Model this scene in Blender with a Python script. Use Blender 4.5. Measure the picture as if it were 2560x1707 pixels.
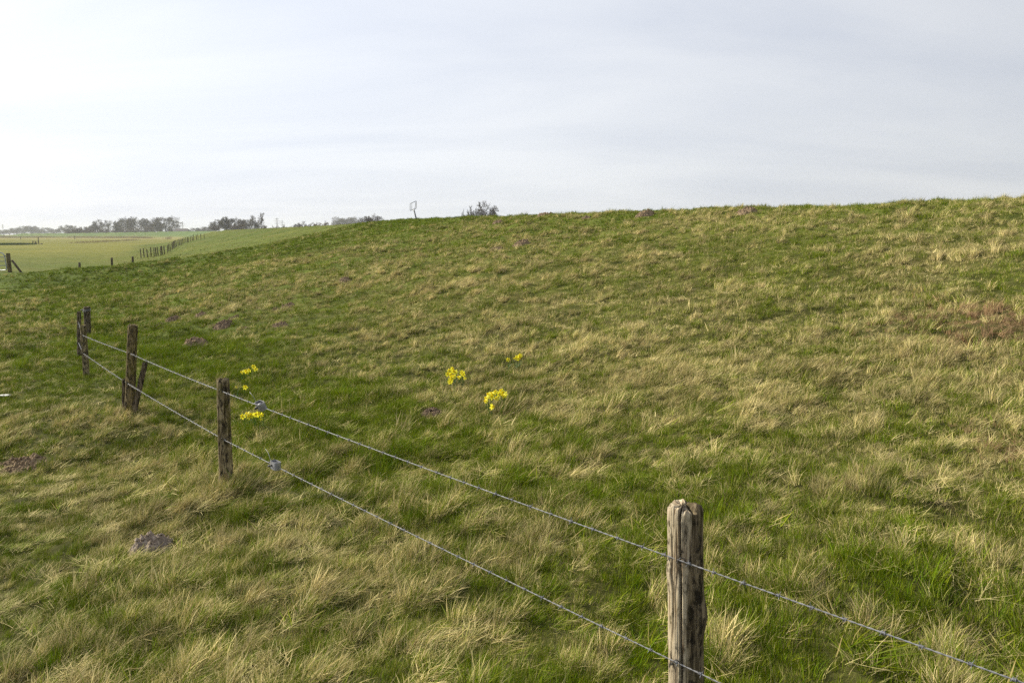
import bpy, bmesh, math, random
import numpy as np
from mathutils import Vector, Matrix

for _o in list(bpy.data.objects):
    bpy.data.objects.remove(_o)
SC = bpy.context.scene
COL = SC.collection
rng = np.random.default_rng(7)
random.seed(7)
R = math.radians

# ------------------------------------------------------------------ camera
CAMZ = 2.5
PITCH = R(8.25)
FOC = 26.0
cam_d = bpy.data.cameras.new('camera')
cam = bpy.data.objects.new('camera', cam_d)
COL.objects.link(cam)
cam.location = (0, 0, CAMZ)
cam.rotation_euler = (math.pi/2 - PITCH, 0, 0)
cam_d.lens = FOC
cam_d.sensor_width = 36.0
cam_d.clip_start = 0.05
cam_d.clip_end = 20000
SC.camera = cam

# ------------------------------------------------------------------ world, sun, exposure
SUN_AZ = R(-66)      # measured from +Y, towards -X
SUN_EL = R(32)
SUN = Vector((math.sin(SUN_AZ)*math.cos(SUN_EL), math.cos(SUN_AZ)*math.cos(SUN_EL), math.sin(SUN_EL)))
W = bpy.data.worlds.new('World')
SC.world = W
W.use_nodes = True
nt = W.node_tree
for n in list(nt.nodes):
    nt.nodes.remove(n)
def N(tree, typ, **kw):
    n = tree.nodes.new(typ)
    for k, v in kw.items():
        setattr(n, k, v)
    return n
def mathn(tree, op, a, b=None, clamp=False):
    n = N(tree, 'ShaderNodeMath', operation=op)
    n.use_clamp = clamp
    for i, v in enumerate((a, b)):
        if v is None:
            continue
        if isinstance(v, (int, float)):
            n.inputs[i].default_value = v
        else:
            tree.links.new(v, n.inputs[i])
    return n.outputs[0]
wout = N(nt, 'ShaderNodeOutputWorld')
sky = N(nt, 'ShaderNodeTexSky', sky_type='NISHITA')
sky.sun_disc = False
sky.sun_elevation = SUN_EL
sky.sun_rotation = SUN_AZ
sky.air_density = 1.0
sky.dust_density = 2.0
bg1 = N(nt, 'ShaderNodeBackground')
bg1.inputs[1].default_value = 0.07
nt.links.new(sky.outputs[0], bg1.inputs[0])
tc = N(nt, 'ShaderNodeTexCoord')
sep = N(nt, 'ShaderNodeSeparateXYZ')
nt.links.new(tc.outputs['Generated'], sep.inputs[0])
zz = mathn(nt, 'ADD', mathn(nt, 'ABSOLUTE', sep.outputs[2]), 0.16)
cx = mathn(nt, 'DIVIDE', sep.outputs[0], zz)
cy = mathn(nt, 'DIVIDE', sep.outputs[1], zz)
comb = N(nt, 'ShaderNodeCombineXYZ')
nt.links.new(cx, comb.inputs[0]); nt.links.new(cy, comb.inputs[1])
mp = N(nt, 'ShaderNodeMapping')
mp.inputs['Rotation'].default_value = (0, 0, R(28))
mp.inputs['Scale'].default_value = (0.50, 1.05, 1)
nt.links.new(comb.outputs[0], mp.inputs[0])
nz = N(nt, 'ShaderNodeTexNoise')
nz.inputs['Scale'].default_value = 0.9
nz.inputs['Detail'].default_value = 6
nz.inputs['Roughness'].default_value = 0.52
nz.inputs['Distortion'].default_value = 0.5
nt.links.new(mp.outputs[0], nz.inputs['Vector'])
ramp = N(nt, 'ShaderNodeValToRGB')
ramp.color_ramp.elements[0].position = 0.34
ramp.color_ramp.elements[0].color = (0.69, 0.73, 0.82, 1)
ramp.color_ramp.elements[1].position = 0.64
ramp.color_ramp.elements[1].color = (0.84, 0.865, 0.915, 1)
nt.links.new(nz.outputs[0], ramp.inputs[0])
dot = N(nt, 'ShaderNodeVectorMath', operation='DOT_PRODUCT')
nt.links.new(tc.outputs['Generated'], dot.inputs[0])
dot.inputs[1].default_value = SUN
sd = mathn(nt, 'MULTIPLY', mathn(nt, 'ADD', dot.outputs['Value'], 1.0), 0.5)
gl = mathn(nt, 'POWER', sd, 1.8)
gl = mathn(nt, 'ADD', mathn(nt, 'MULTIPLY', gl, 0.57), 0.475)
bg2 = N(nt, 'ShaderNodeBackground')
nt.links.new(ramp.outputs[0], bg2.inputs[0])
nt.links.new(gl, bg2.inputs[1])
mixw = N(nt, 'ShaderNodeMixShader')
mixw.inputs[0].default_value = 0.86      # thin cloud veil over the blue
nt.links.new(bg1.outputs[0], mixw.inputs[1])
nt.links.new(bg2.outputs[0], mixw.inputs[2])
nt.links.new(mixw.outputs[0], wout.inputs[0])

sun_d = bpy.data.lights.new('sun', 'SUN')
sun_d.energy = 5.0
sun_d.angle = R(1.2)
sun_d.color = (1.0, 0.91, 0.72)
sun = bpy.data.objects.new('sun', sun_d)
COL.objects.link(sun)
sun.rotation_euler = SUN.to_track_quat('Z', 'Y').to_euler()
sun.location = SUN*60

SC.view_settings.view_transform = 'Standard'
SC.view_settings.look = 'None'
SC.view_settings.exposure = 0.54
SC.view_settings.gamma = 1.0
SC.render.engine = 'CYCLES'
cy_ = SC.cycles
cy_.max_bounces = 4
cy_.diffuse_bounces = 1
cy_.glossy_bounces = 2
cy_.transmission_bounces = 2
cy_.volume_bounces = 1
cy_.transparent_max_bounces = 6
cy_.use_denoising = False
cy_.use_adaptive_sampling = True
cy_.adaptive_threshold = 0.008
cy_.caustics_reflective = False
cy_.caustics_refractive = False

# ------------------------------------------------------------------ numeric helpers
FPX = 2560*FOC/36.0
CP, SP = math.cos(PITCH), math.sin(PITCH)
def ray(px, py):
    u = (px-1280)/FPX
    v = -(py-853.5)/FPX
    return np.array((u, CP+v*SP, -SP+v*CP))
def atY(px, py, Y):
    """the world point seen at photo pixel (px,py) at distance Y ahead"""
    d = ray(px, py)
    t = Y/d[1]
    return Vector((d[0]*t, Y, CAMZ+d[2]*t))

def _hash(ix, iy, iz, seed):
    h = (ix.astype(np.int64)*374761393 + iy.astype(np.int64)*668265263 + iz.astype(np.int64)*2147483647 + seed*1274126177)
    h &= 0xFFFFFFFF
    h = ((h ^ (h >> 13))*1274126177) & 0xFFFFFFFF
    h = (h ^ (h >> 16)) & 0xFFFFFFFF
    h = (h*2246822519) & 0xFFFFFFFF
    h ^= h >> 15
    return (h & 0xFFFFFF)/float(0xFFFFFF)
def vnoise(x, y, z=None, seed=0):
    x = np.asarray(x, float); y = np.asarray(y, float)
    z = np.zeros_like(x) if z is None else np.asarray(z, float)+np.zeros_like(x)
    fx, fy, fz = np.floor(x), np.floor(y), np.floor(z)
    tx, ty, tz = x-fx, y-fy, z-fz
    tx, ty, tz = tx*tx*(3-2*tx), ty*ty*(3-2*ty), tz*tz*(3-2*tz)
    def h(a, b, c):
        return _hash(fx+a, fy+b, fz+c, seed)
    c0 = (h(0,0,0)*(1-tx)+h(1,0,0)*tx)*(1-ty)+(h(0,1,0)*(1-tx)+h(1,1,0)*tx)*ty
    if not np.any(tz):
        return c0
    c1 = (h(0,0,1)*(1-tx)+h(1,0,1)*tx)*(1-ty)+(h(0,1,1)*(1-tx)+h(1,1,1)*tx)*ty
    return c0*(1-tz)+c1*tz
def fbm(x, y, z=None, octv=4, seed=0, gain=0.5):
    s = 0; a = 1; tot = 0
    f = 1.0
    for i in range(octv):
        s = s + a*vnoise(np.asarray(x)*f, np.asarray(y)*f, None if z is None else np.asarray(z)*f, seed+i*17)
        tot += a; a *= gain; f *= 2.03
    return s/tot
def sstep(a, b, x):
    t = np.clip((x-a)/(b-a), 0, 1)
    return t*t*(3-2*t)

# ------------------------------------------------------------------ terrain
CREST = np.array([(63.7,-51.6,3.36),(38.9,-20.2,3.36),(14.1,11.2,3.36),(9.2,17.6,3.36),(4.4,23.8,3.36),(0.2,29.6,3.34),(-3.0,35.2,3.32),(-5.6,41,3.34),
    (-7.6,47,3.36),(-9.8,54,3.40),(-16.2,70,3.40),(-31,101,3.45),(-61,162,3.50),(-105,270,3.7),(-165,410,4.3),(-215,480,4.4),(-330,560,3.4),(-560,680,3.0),(-1400,1000,3.0)])
SPUR = np.array([(-3.0,41.5,3.30),(-5.6,41.8,3.14),(-8.4,41.6,2.76),(-13.2,38.6,1.80),(-18.1,36.2,1.08),(-21.4,36.1,.80),(-24.9,36.1,.50),(-31,36.6,.2),(-40,37,0.0)])
def polydist(x, y, P):
    best = np.full(x.shape, 1e18); zc = np.zeros(x.shape); side = np.zeros(x.shape)
    for a, b in zip(P[:-1], P[1:]):
        dx, dy = b[0]-a[0], b[1]-a[1]
        L2 = dx*dx+dy*dy
        t = np.clip(((x-a[0])*dx+(y-a[1])*dy)/L2, 0, 1)
        ex, ey = x-(a[0]+t*dx), y-(a[1]+t*dy)
        d2 = ex*ex+ey*ey
        m = d2 < best
        best = np.where(m, d2, best)
        zc = np.where(m, a[2]+t*(b[2]-a[2]), zc)
        side = np.where(m, dx*ey-dy*ex, side)
    return np.sqrt(best), zc, np.sign(side)      # side > 0: on the camera's side
_pd = np.arange(-60, 80, 0.1)
_pz = np.interp(_pd, [-60,-16,-14,-4,-2.6,0,1.3,2.6,8,13.6,15.6,17.5,20,25,80],
                     [0,0.0,0.05,0.86,0.97,1.0,0.985,0.90,0.52,.150,.058,.022,.006,0,0])
_k = np.exp(-0.5*(np.arange(-20,21)*0.1/0.55)**2); _k /= _k.sum()
_pz = np.convolve(np.pad(_pz, 20, mode='edge'), _k, 'valid')
def terrain_base(x, y):
    d, zc, s = polydist(x, y, CREST)
    ds = d*np.where(s == 0, 1, s)
    z = (zc-0.10-0.07*sstep(45, 25, y))*np.interp(ds, _pd, _pz)
    d2, zs, _ = polydist(x, y, SPUR)
    g = np.sqrt(d2*d2*0.085+0.16)-0.4
    sp = zs-g
    k = 0.25
    hh = np.clip(0.5+0.5*(z-sp)/k, 0, 1)
    z = sp*(1-hh)+z*hh+k*hh*(1-hh)
    # raised ground where the photographer stands
    z = z+0.27*np.exp(-((x-0.5)**2+(y-2.5)**2)/(2*4.2**2))
    return z, ds
def terrain(x, y):
    x = np.atleast_1d(np.asarray(x, float)); y = np.atleast_1d(np.asarray(y, float))
    z, ds = terrain_base(x, y)
    r = np.hypot(x, y)
    f = 1-sstep(60, 160, r)
    flat = 0.35+0.65*sstep(22, 17, ds)
    z = z+f*flat*((fbm(x*0.55, y*0.55, octv=2, seed=3)-.5)*0.16+(fbm(x*1.9, y*1.9, octv=3, seed=5)-.5)*0.18)
    z = z+(fbm(x*0.02, y*0.02, octv=3, seed=9)-.5)*0.35*sstep(40, 160, r)*sstep(20,40,np.abs(ds))
    return z
def tz(x, y):
    return float(terrain([x], [y])[0])
def ground_at(px, py, tmax=600):
    """first hit of the photo ray with the ground"""
    d = ray(px, py)
    ts = np.concatenate([np.arange(1.5, 40, 0.02), np.arange(40, 150, .2), np.arange(150, tmax, 1.0)])
    zt = terrain(d[0]*ts, d[1]*ts)
    m = (CAMZ+d[2]*ts) < zt
    i = int(np.argmax(m)) if m.any() else len(ts)-1
    return Vector((d[0]*ts[i], d[1]*ts[i], zt[i]))
#--END-NUMERIC
# ------------------------------------------------------------------ object helpers
def tag(o, label=None, cat=None, group=None, kind=None):
    if label: o['label'] = label
    if cat: o['category'] = cat
    if group: o['group'] = group
    if kind: o['kind'] = kind
    return o
def empty(name, loc=(0,0,0)):
    o = bpy.data.objects.new(name, None)
    o.empty_display_size = 0.1
    o.location = loc
    COL.objects.link(o)
    return o
def mesh(name, verts, faces, mat=None, smooth=True):
    me = bpy.data.meshes.new(name)
    me.from_pydata([tuple(v) for v in verts], [], [tuple(f) for f in faces])
    if mat: me.materials.append(mat)
    if smooth:
        me.polygons.foreach_set('use_smooth', [True]*len(me.polygons))
    me.update()
    return me
def obj(name, me, parent=None, loc=None):
    o = bpy.data.objects.new(name, me)
    COL.objects.link(o)
    if parent: o.parent = parent
    if loc is not None: o.location = loc
    return o
class MB:
    """collects simple shapes into one mesh"""
    def __init__(s): s.v = []; s.f = []
    def add(s, v, f):
        b = len(s.v); s.v += [tuple(p) for p in v]; s.f += [tuple(i+b for i in q) for q in f]
    def tube(s, pts, rad, n=6, cap=True):
        pts = [Vector(p) for p in pts]
        rr = rad if hasattr(rad, '__len__') else [rad]*len(pts)
        v = []; f = []
        up = None
        for i, p in enumerate(pts):
            t = (pts[min(i+1, len(pts)-1)]-pts[max(i-1, 0)])
            t = t.normalized() if t.length > 1e-9 else Vector((0,0,1))
            if up is None:
                up = Vector((0,0,1)) if abs(t.z) < .9 else Vector((1,0,0))
            a = up-t*up.dot(t)
            a = a.normalized() if a.length > 1e-6 else t.orthogonal().normalized()
            up = a
            b = t.cross(a)
            for k in range(n):
                an = 2*math.pi*k/n
                v.append(p+(a*math.cos(an)+b*math.sin(an))*rr[i])
        for i in range(len(pts)-1):
            for k in range(n):
                k2 = (k+1) % n
                f.append((i*n+k, i*n+k2, (i+1)*n+k2, (i+1)*n+k))
        if cap:
            f.append(tuple(range(n))[::-1]); f.append(tuple((len(pts)-1)*n+k for k in range(n)))
        s.add(v, f)
    def box(s, c, sx, sy, sz, rot=None):
        v = [Vector((x*sx/2, y*sy/2, z*sz/2)) for x in (-1,1) for y in (-1,1) for z in (-1,1)]
        if rot: v = [rot @ p for p in v]
        v = [p+Vector(c) for p in v]
        s.add(v, [(0,1,3,2),(4,6,7,5),(0,4,5,1),(2,3,7,6),(0,2,6,4),(1,5,7,3)])
    def mesh(s, name, mat=None, smooth=True): return mesh(name, s.v, s.f, mat, smooth)

def ordinal(k):
    w = ['first','second','third','fourth','fifth','sixth','seventh','eighth','ninth','tenth','eleventh','twelfth','thirteenth','fourteenth','fifteenth','sixteenth','seventeenth','eighteenth','nineteenth']
    if k < 19: return w[k]
    k += 1
    tens = {2: 'twenty', 3: 'thirty'}[k//10]
    return {2: 'twentieth', 3: 'thirtieth'}[k//10] if k % 10 == 0 else tens+'-'+w[k % 10-1]
# ------------------------------------------------------------------ materials
def newmat(name):
    m = bpy.data.materials.new(name); m.use_nodes = True
    t = m.node_tree
    for n in list(t.nodes): t.nodes.remove(n)
    out = N(t, 'ShaderNodeOutputMaterial')
    return m, t, out
def principled(t, out, rough=0.8, spec=0.2, metal=0.0):
    p = N(t, 'ShaderNodeBsdfPrincipled')
    p.inputs['Roughness'].default_value = rough
    p.inputs['Specular IOR Level'].default_value = spec
    p.inputs['Metallic'].default_value = metal
    t.links.new(p.outputs[0], out.inputs['Surface'])
    return p
def noise(t, vec, scale, detail=4, rough=0.55, dist=0.0, sc3=None):
    if sc3:
        m = N(t, 'ShaderNodeMapping'); m.inputs['Scale'].default_value = sc3
        t.links.new(vec, m.inputs[0]); vec = m.outputs[0]
    n = N(t, 'ShaderNodeTexNoise')
    n.inputs['Scale'].default_value = scale; n.inputs['Detail'].default_value = detail
    n.inputs['Roughness'].default_value = rough; n.inputs['Distortion'].default_value = dist
    t.links.new(vec, n.inputs['Vector'])
    return n.outputs[0]
def cramp(t, fac, stops):
    r = N(t, 'ShaderNodeValToRGB')
    e = r.color_ramp.elements
    while len(e) < len(stops): e.new(0.5)
    for k, (p, c) in enumerate(stops):
        e[k].position = p; e[k].color = (*c, 1)
    t.links.new(fac, r.inputs[0])
    return r.outputs[0]
def mixc(t, fac, a, b, mode='MIX'):
    m = N(t, 'ShaderNodeMix', data_type='RGBA', blend_type=mode)
    for s, v in ((m.inputs[0], fac), (m.inputs[6], a), (m.inputs[7], b)):
        if isinstance(v, (int, float)): s.default_value = v
        elif isinstance(v, tuple): s.default_value = (*v, 1) if len(v) == 3 else v
        else: t.links.new(v, s)
    return m.outputs[2]
def attr(t, name, typ='GEOMETRY'):
    a = N(t, 'ShaderNodeAttribute'); a.attribute_name = name; a.attribute_type = typ
    return a
def bump(t, p, h, strength, dist):
    b = N(t, 'ShaderNodeBump'); b.inputs['Strength'].default_value = strength; b.inputs['Distance'].default_value = dist
    t.links.new(h, b.inputs['Height']); t.links.new(b.outputs[0], p.inputs['Normal'])

def grass_mat(name, g1, g2, s1, s2):
    m, t, out = newmat(name)
    rnd = attr(t, 'rnd').outputs['Fac']; rnd2 = attr(t, 'rnd2').outputs['Fac']
    dry = attr(t, 'dry', 'INSTANCER').outputs['Fac']; brt = attr(t, 'brt', 'INSTANCER').outputs['Fac']
    tt = attr(t, 'tt').outputs['Fac']
    x = mathn(t, 'ADD', dry, mathn(t, 'MULTIPLY', mathn(t, 'SUBTRACT', rnd, 0.5), 1.25))
    x = mathn(t, 'ADD', x, mathn(t, 'MULTIPLY', mathn(t, 'SUBTRACT', tt, 0.5), 0.16))
    mr = N(t, 'ShaderNodeMapRange'); mr.interpolation_type = 'SMOOTHSTEP'
    mr.inputs[1].default_value = 0.22; mr.inputs[2].default_value = 0.82
    t.links.new(x, mr.inputs[0])
    g = mixc(t, rnd2, g1, g2); s = mixc(t, rnd2, s1, s2)
    c = mixc(t, mr.outputs[0], g, s)
    hs = N(t, 'ShaderNodeHueSaturation')
    t.links.new(c, hs.inputs['Color']); t.links.new(brt, hs.inputs['Value'])
    p = N(t, 'ShaderNodeBsdfPrincipled')
    p.inputs['Roughness'].default_value = 0.6; p.inputs['Specular IOR Level'].default_value = 0.05
    t.links.new(hs.outputs[0], p.inputs['Base Color'])
    tr = N(t, 'ShaderNodeBsdfTranslucent'); t.links.new(hs.outputs[0], tr.inputs[0])
    mx = N(t, 'ShaderNodeMixShader'); mx.inputs[0].default_value = 0.17
    t.links.new(p.outputs[0], mx.inputs[1]); t.links.new(tr.outputs[0], mx.inputs[2])
    t.links.new(mx.outputs[0], out.inputs['Surface'])
    return m
M_GRASS = grass_mat('grass_blades', (0.082,0.168,0.004), (0.205,0.232,0.009), (0.45,0.345,0.135), (0.79,0.68,0.345))
M_RED = grass_mat('dead_weed_blades', (0.15,0.12,0.035), (0.22,0.12,0.05), (0.31,0.185,0.095), (0.48,0.34,0.19))

def ground_mat():
    m, t, out = newmat('ground')
    p = principled(t, out, 0.95, 0.05)
    geo = N(t, 'ShaderNodeNewGeometry').outputs['Position']
    c = attr(t, 'gcol').outputs['Color']
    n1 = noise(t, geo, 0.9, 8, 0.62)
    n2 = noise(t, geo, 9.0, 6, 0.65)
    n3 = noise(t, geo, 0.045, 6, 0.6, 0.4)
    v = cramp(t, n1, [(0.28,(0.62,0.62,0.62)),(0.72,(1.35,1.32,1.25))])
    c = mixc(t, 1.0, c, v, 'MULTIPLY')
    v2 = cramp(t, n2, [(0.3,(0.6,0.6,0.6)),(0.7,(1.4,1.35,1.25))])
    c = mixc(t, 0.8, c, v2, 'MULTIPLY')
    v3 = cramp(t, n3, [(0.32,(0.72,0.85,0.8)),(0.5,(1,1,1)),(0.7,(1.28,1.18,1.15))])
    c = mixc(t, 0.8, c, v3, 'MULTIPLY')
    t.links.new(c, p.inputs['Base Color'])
    h = mathn(t, 'ADD', n1, mathn(t, 'MULTIPLY', n2, 0.25))
    bump(t, p, h, 0.6, 0.12)
    return m
M_GROUND = ground_mat()

def wood_mat(name, base, light, dark, moss, moss_amt, light_amt, strip=False):
    m, t, out = newmat(name)
    p = principled(t, out, 0.9, 0.12)
    oc = N(t, 'ShaderNodeTexCoord').outputs['Object']
    grain = noise(t, oc, 1.0, 8, 0.65, 0.3, (70, 70, 5))
    g2 = noise(t, oc, 1.0, 5, 0.6, 0.2, (24, 24, 2.5))
    blot = noise(t, oc, 1.0, 7, 0.68, 0.0, (26, 26, 13))
    speck = noise(t, oc, 1.0, 5, 0.7, 0.0, (110, 110, 60))
    mo = noise(t, oc, 1.0, 6, 0.62, 0.0, (9, 9, 4))
    c = cramp(t, grain, [(0.30,dark),(0.46,base),(0.66,light)])
    c = mixc(t, cramp_f(t, g2, 0.42, 0.66, light_amt), c, light)
    c = mixc(t, cramp_f(t, blot, 0.45, 0.60, 0.88), c, dark)
    c = mixc(t, cramp_f(t, mo, 0.48, 0.66, moss_amt), c, moss)
    c = mixc(t, cramp_f(t, speck, 0.62, 0.72, 0.40), c, (0.36,0.35,0.29))
    if strip:      # ragged bare strip beside the split, painted pale to give a sunlit edge
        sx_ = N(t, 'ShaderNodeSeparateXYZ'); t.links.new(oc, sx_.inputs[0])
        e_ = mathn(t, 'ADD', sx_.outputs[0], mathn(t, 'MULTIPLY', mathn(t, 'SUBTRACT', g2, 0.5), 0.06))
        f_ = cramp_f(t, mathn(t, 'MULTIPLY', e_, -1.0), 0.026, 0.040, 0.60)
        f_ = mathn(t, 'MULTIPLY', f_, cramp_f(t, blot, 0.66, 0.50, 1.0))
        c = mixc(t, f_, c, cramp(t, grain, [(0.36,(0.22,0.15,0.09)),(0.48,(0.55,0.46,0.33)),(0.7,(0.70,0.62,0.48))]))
    t.links.new(c, p.inputs['Base Color'])
    h = mathn(t, 'ADD', grain, mathn(t, 'MULTIPLY', speck, 0.5))
    bump(t, p, h, 0.7, 0.006)
    return m
def cramp_f(t, fac, a, b, amt):
    mr = N(t, 'ShaderNodeMapRange'); mr.interpolation_type = 'SMOOTHSTEP'
    mr.inputs[1].default_value = a; mr.inputs[2].default_value = b; mr.inputs[4].default_value = amt
    t.links.new(fac, mr.inputs[0])
    return mr.outputs[0]
M_WOOD1 = wood_mat('weathered_post_wood', (0.120,0.092,0.048), (0.40,0.33,0.20), (0.014,0.011,0.008), (0.10,0.088,0.018), 0.8, 0.36)
M_WOOD1S = wood_mat('weathered_post_wood_bare_lit_strip', (0.080,0.060,0.036), (0.30,0.24,0.155), (0.010,0.008,0.006), (0.070,0.060,0.015), 0.6, 0.34, True)
M_WOOD2 = wood_mat('mossy_post_wood', (0.105,0.080,0.038), (0.32,0.25,0.13), (0.020,0.016,0.009), (0.13,0.115,0.022), 0.85, 0.30)
M_WOOD3 = wood_mat('dark_post_wood', (0.080,0.060,0.040), (0.22,0.175,0.12), (0.018,0.014,0.011), (0.10,0.09,0.03), 0.4, 0.25)

def metal_mat(name, col, rough, metal=0.85, rust=0.0):
    m, t, out = newmat(name)
    p = principled(t, out, rough, 0.5, metal)
    oc = N(t, 'ShaderNodeTexCoord').outputs['Object']
    n = noise(t, oc, 40, 5, 0.6)
    c = cramp(t, n, [(0.3, tuple(v*0.7 for v in col)), (0.7, tuple(min(1, v*1.2) for v in col))])
    if rust: c = mixc(t, cramp_f(t, noise(t, oc, 12, 5), .5, .65, rust), c, (0.13,0.06,0.03))
    t.links.new(c, p.inputs['Base Color'])
    return m
M_WIRE = metal_mat('galvanised_wire', (0.21,0.215,0.235), 0.55, 0.3)
M_STRAIN = metal_mat('strainer_shell', (0.24,0.245,0.27), 0.5, 0.3)
M_DARKMET = metal_mat('dark_metal', (0.06,0.06,0.065), 0.5, 0.6)
M_GATE = metal_mat('gate_tube', (0.30,0.33,0.40), 0.4, 0.7)
M_SIGN = metal_mat('sign_frame_metal', (0.15,0.16,0.17), 0.5, 0.5)

def soil_mat(name, c0, c1):
    m, t, out = newmat(name)
    p = principled(t, out, 0.95, 0.1)
    oc = N(t, 'ShaderNodeTexCoord').outputs['Object']
    n = noise(t, oc, 22, 8, 0.7)
    c = cramp(t, n, [(0.3,tuple(v*.55 for v in c0)),(0.5,c0),(0.72,c1)])
    t.links.new(c, p.inputs['Base Color'])
    bump(t, p, n, 0.9, 0.03)
    return m
M_SOIL_R = soil_mat('brown_mole_soil', (0.20,0.145,0.090), (0.40,0.30,0.20))
M_SOIL_G = soil_mat('grey_mole_soil', (0.27,0.215,0.17), (0.48,0.41,0.34))
M_SOIL_D = soil_mat('dark_mole_soil', (0.15,0.108,0.072), (0.32,0.235,0.16))

def plain_mat(name, col, rough=0.6, spec=0.3, trans=0.0, var=0.2, scale=6.0):
    m, t, out = newmat(name)
    p = principled(t, out, rough, spec)
    oc = N(t, 'ShaderNodeTexCoord').outputs['Object']
    n = noise(t, oc, scale, 5, 0.6)
    c = cramp(t, n, [(0.3,tuple(v*(1-var) for v in col)),(0.7,tuple(min(1,v*(1+var)) for v in col))])
    t.links.new(c, p.inputs['Base Color'])
    if trans:
        tr = N(t, 'ShaderNodeBsdfTranslucent'); t.links.new(c, tr.inputs[0])
        mx = N(t, 'ShaderNodeMixShader'); mx.inputs[0].default_value = trans
        t.links.new(p.outputs[0], mx.inputs[1]); t.links.new(tr.outputs[0], mx.inputs[2])
        t.links.new(mx.outputs[0], out.inputs['Surface'])
    return m
M_PETAL = plain_mat('daffodil_petal', (0.97,0.90,0.05), 0.5, 0.2, 0.5, 0.06, 30)
M_TRUMP = plain_mat('daffodil_trumpet', (0.94,0.78,0.02), 0.5, 0.2, 0.45, 0.10, 30)
M_DLEAF = plain_mat('daffodil_leaf', (0.06,0.14,0.035), 0.5, 0.25, 0.25, 0.2, 20)
M_BARK = plain_mat('bark', (0.075,0.062,0.052), 0.9, 0.1, 0, 0.3, 1.5)
M_TWIG = plain_mat('twigs', (0.075,0.060,0.050), 0.9, 0.1, 0, 0.25, 0.6)
M_TWIGB = plain_mat('brown_twigs', (0.10,0.066,0.046), 0.9, 0.1, 0, 0.25, 0.6)
M_TWIGY = plain_mat('straw_twigs', (0.135,0.10,0.070), 0.9, 0.1, 0, 0.25, 0.6)
M_IVY = plain_mat('ivy_leaves', (0.03,0.045,0.022), 0.5, 0.3, 0.1, 0.3, 2)
M_REED = plain_mat('reeds', (0.26,0.215,0.115), 0.9, 0.1, 0.2, 0.3, 0.3)
M_SEDGE = plain_mat('sedge', (0.06,0.095,0.03), 0.8, 0.1, 0.2, 0.3, 0.3)
M_ROOF = plain_mat('roof_tiles', (0.10,0.085,0.085), 0.8, 0.2, 0, 0.2, 1)
M_WALL = plain_mat('barn_wall', (0.22,0.15,0.12), 0.9, 0.1, 0, 0.2, 1)
M_PYLON = plain_mat('pylon_steel', (0.20,0.21,0.22), 0.6, 0.3, 0, 0.1, 1)
M_WHITE = plain_mat('white_plastic', (0.85,0.84,0.78), 0.4, 0.4, 0, 0.05, 10)

# ================================================================== the setting
# molehills: (photo px, py, width in px, soil, height factor, label)
MOLES = [
 (1365,541,42,'r',.35,'flat brown molehill on the dike crest left of the wider crest molehill'),
 (1466,545,20,'r',.35,'tiny brown molehill on the crest between two wider molehills'),
 (1612,538,42,'r',.45,'brown molehill on the dike crest, third from the right'),
 (1868,531,46,'r',.55,'reddish brown molehill on the skyline right of the photo centre'),
 (1990,537,20,'r',.3,'small pale brown soil spot near the crest, right of the skyline molehill'),
 (1245,557,26,'r',.4,'small brown molehill below the crest under the bare willow'),
 (1304,612,38,'r',.55,'brown molehill alone high on the open slope'),
 (1240,625,36,'r',.25,'faint flattened soil patch just left of the lone high molehill'),
 (862,701,28,'r',.6,'brown molehill alone on the slope below the sign frame'),
 (719,769,30,'r',.65,'dark brown crumbly molehill at the upper end of the molehill row'),
 (690,774,20,'r',.4,'small pale molehill touching the dark crumbly one'),
 (700,814,34,'r',.5,'pale pinkish molehill at the right of the molehill group'),
 (560,815,40,'d',.6,'wide dark crumbly molehill in the middle of the molehill group'),
 (584,798,28,'d',.5,'dark molehill just above the wide crumbly one'),
 (608,823,30,'d',.4,'low dark molehill just right of the wide crumbly one'),
 (528,815,16,'r',.4,'tiny brown molehill just left of the wide crumbly one'),
 (503,788,26,'r',.4,'low pale molehill at the top of the left molehill pair'),
 (432,801,30,'d',.6,'dark topped molehill right of the tall leaning post'),
 (398,814,20,'d',.6,'small dark molehill between two molehills beside the tall post'),
 (366,828,20,'r',.4,'small brown molehill nearest to the tall post'),
 (488,858,52,'r',.45,'long brown molehill, lowest of the group on the slope'),
 (456,851,28,'r',.35,'low pinkish molehill left of the long one'),
 (160,825,18,'d',.7,'small dark molehill left of the three far posts'),
 (378,1380,80,'g',.95,'crumbly grey molehill in the foreground tussocks'),
 (62,1174,76,'r',.45,'long low molehill with grey crumbs near the left edge'),
 (20,1160,40,'r',.3,'low brown soil ridge at the left edge behind the long molehill'),
 (1078,1033,44,'d',.25,'dark earth hollow with roots in the slope below the daffodils'),
 (990,1015,14,'d',.25,'tiny dark earth spot left of the dark hollow'),
]
mole_xy = []
mole_obj = []
for (px, py, w, soil, hf, lab) in MOLES:
    g = ground_at(px, py)
    dist = Vector((g.x, g.y, g.z-CAMZ)).length
    rad = 0.58*w*dist/FPX
    mole_xy.append((g.x, g.y, rad))
    mole_obj.append((g, rad, soil, hf, lab))

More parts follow.
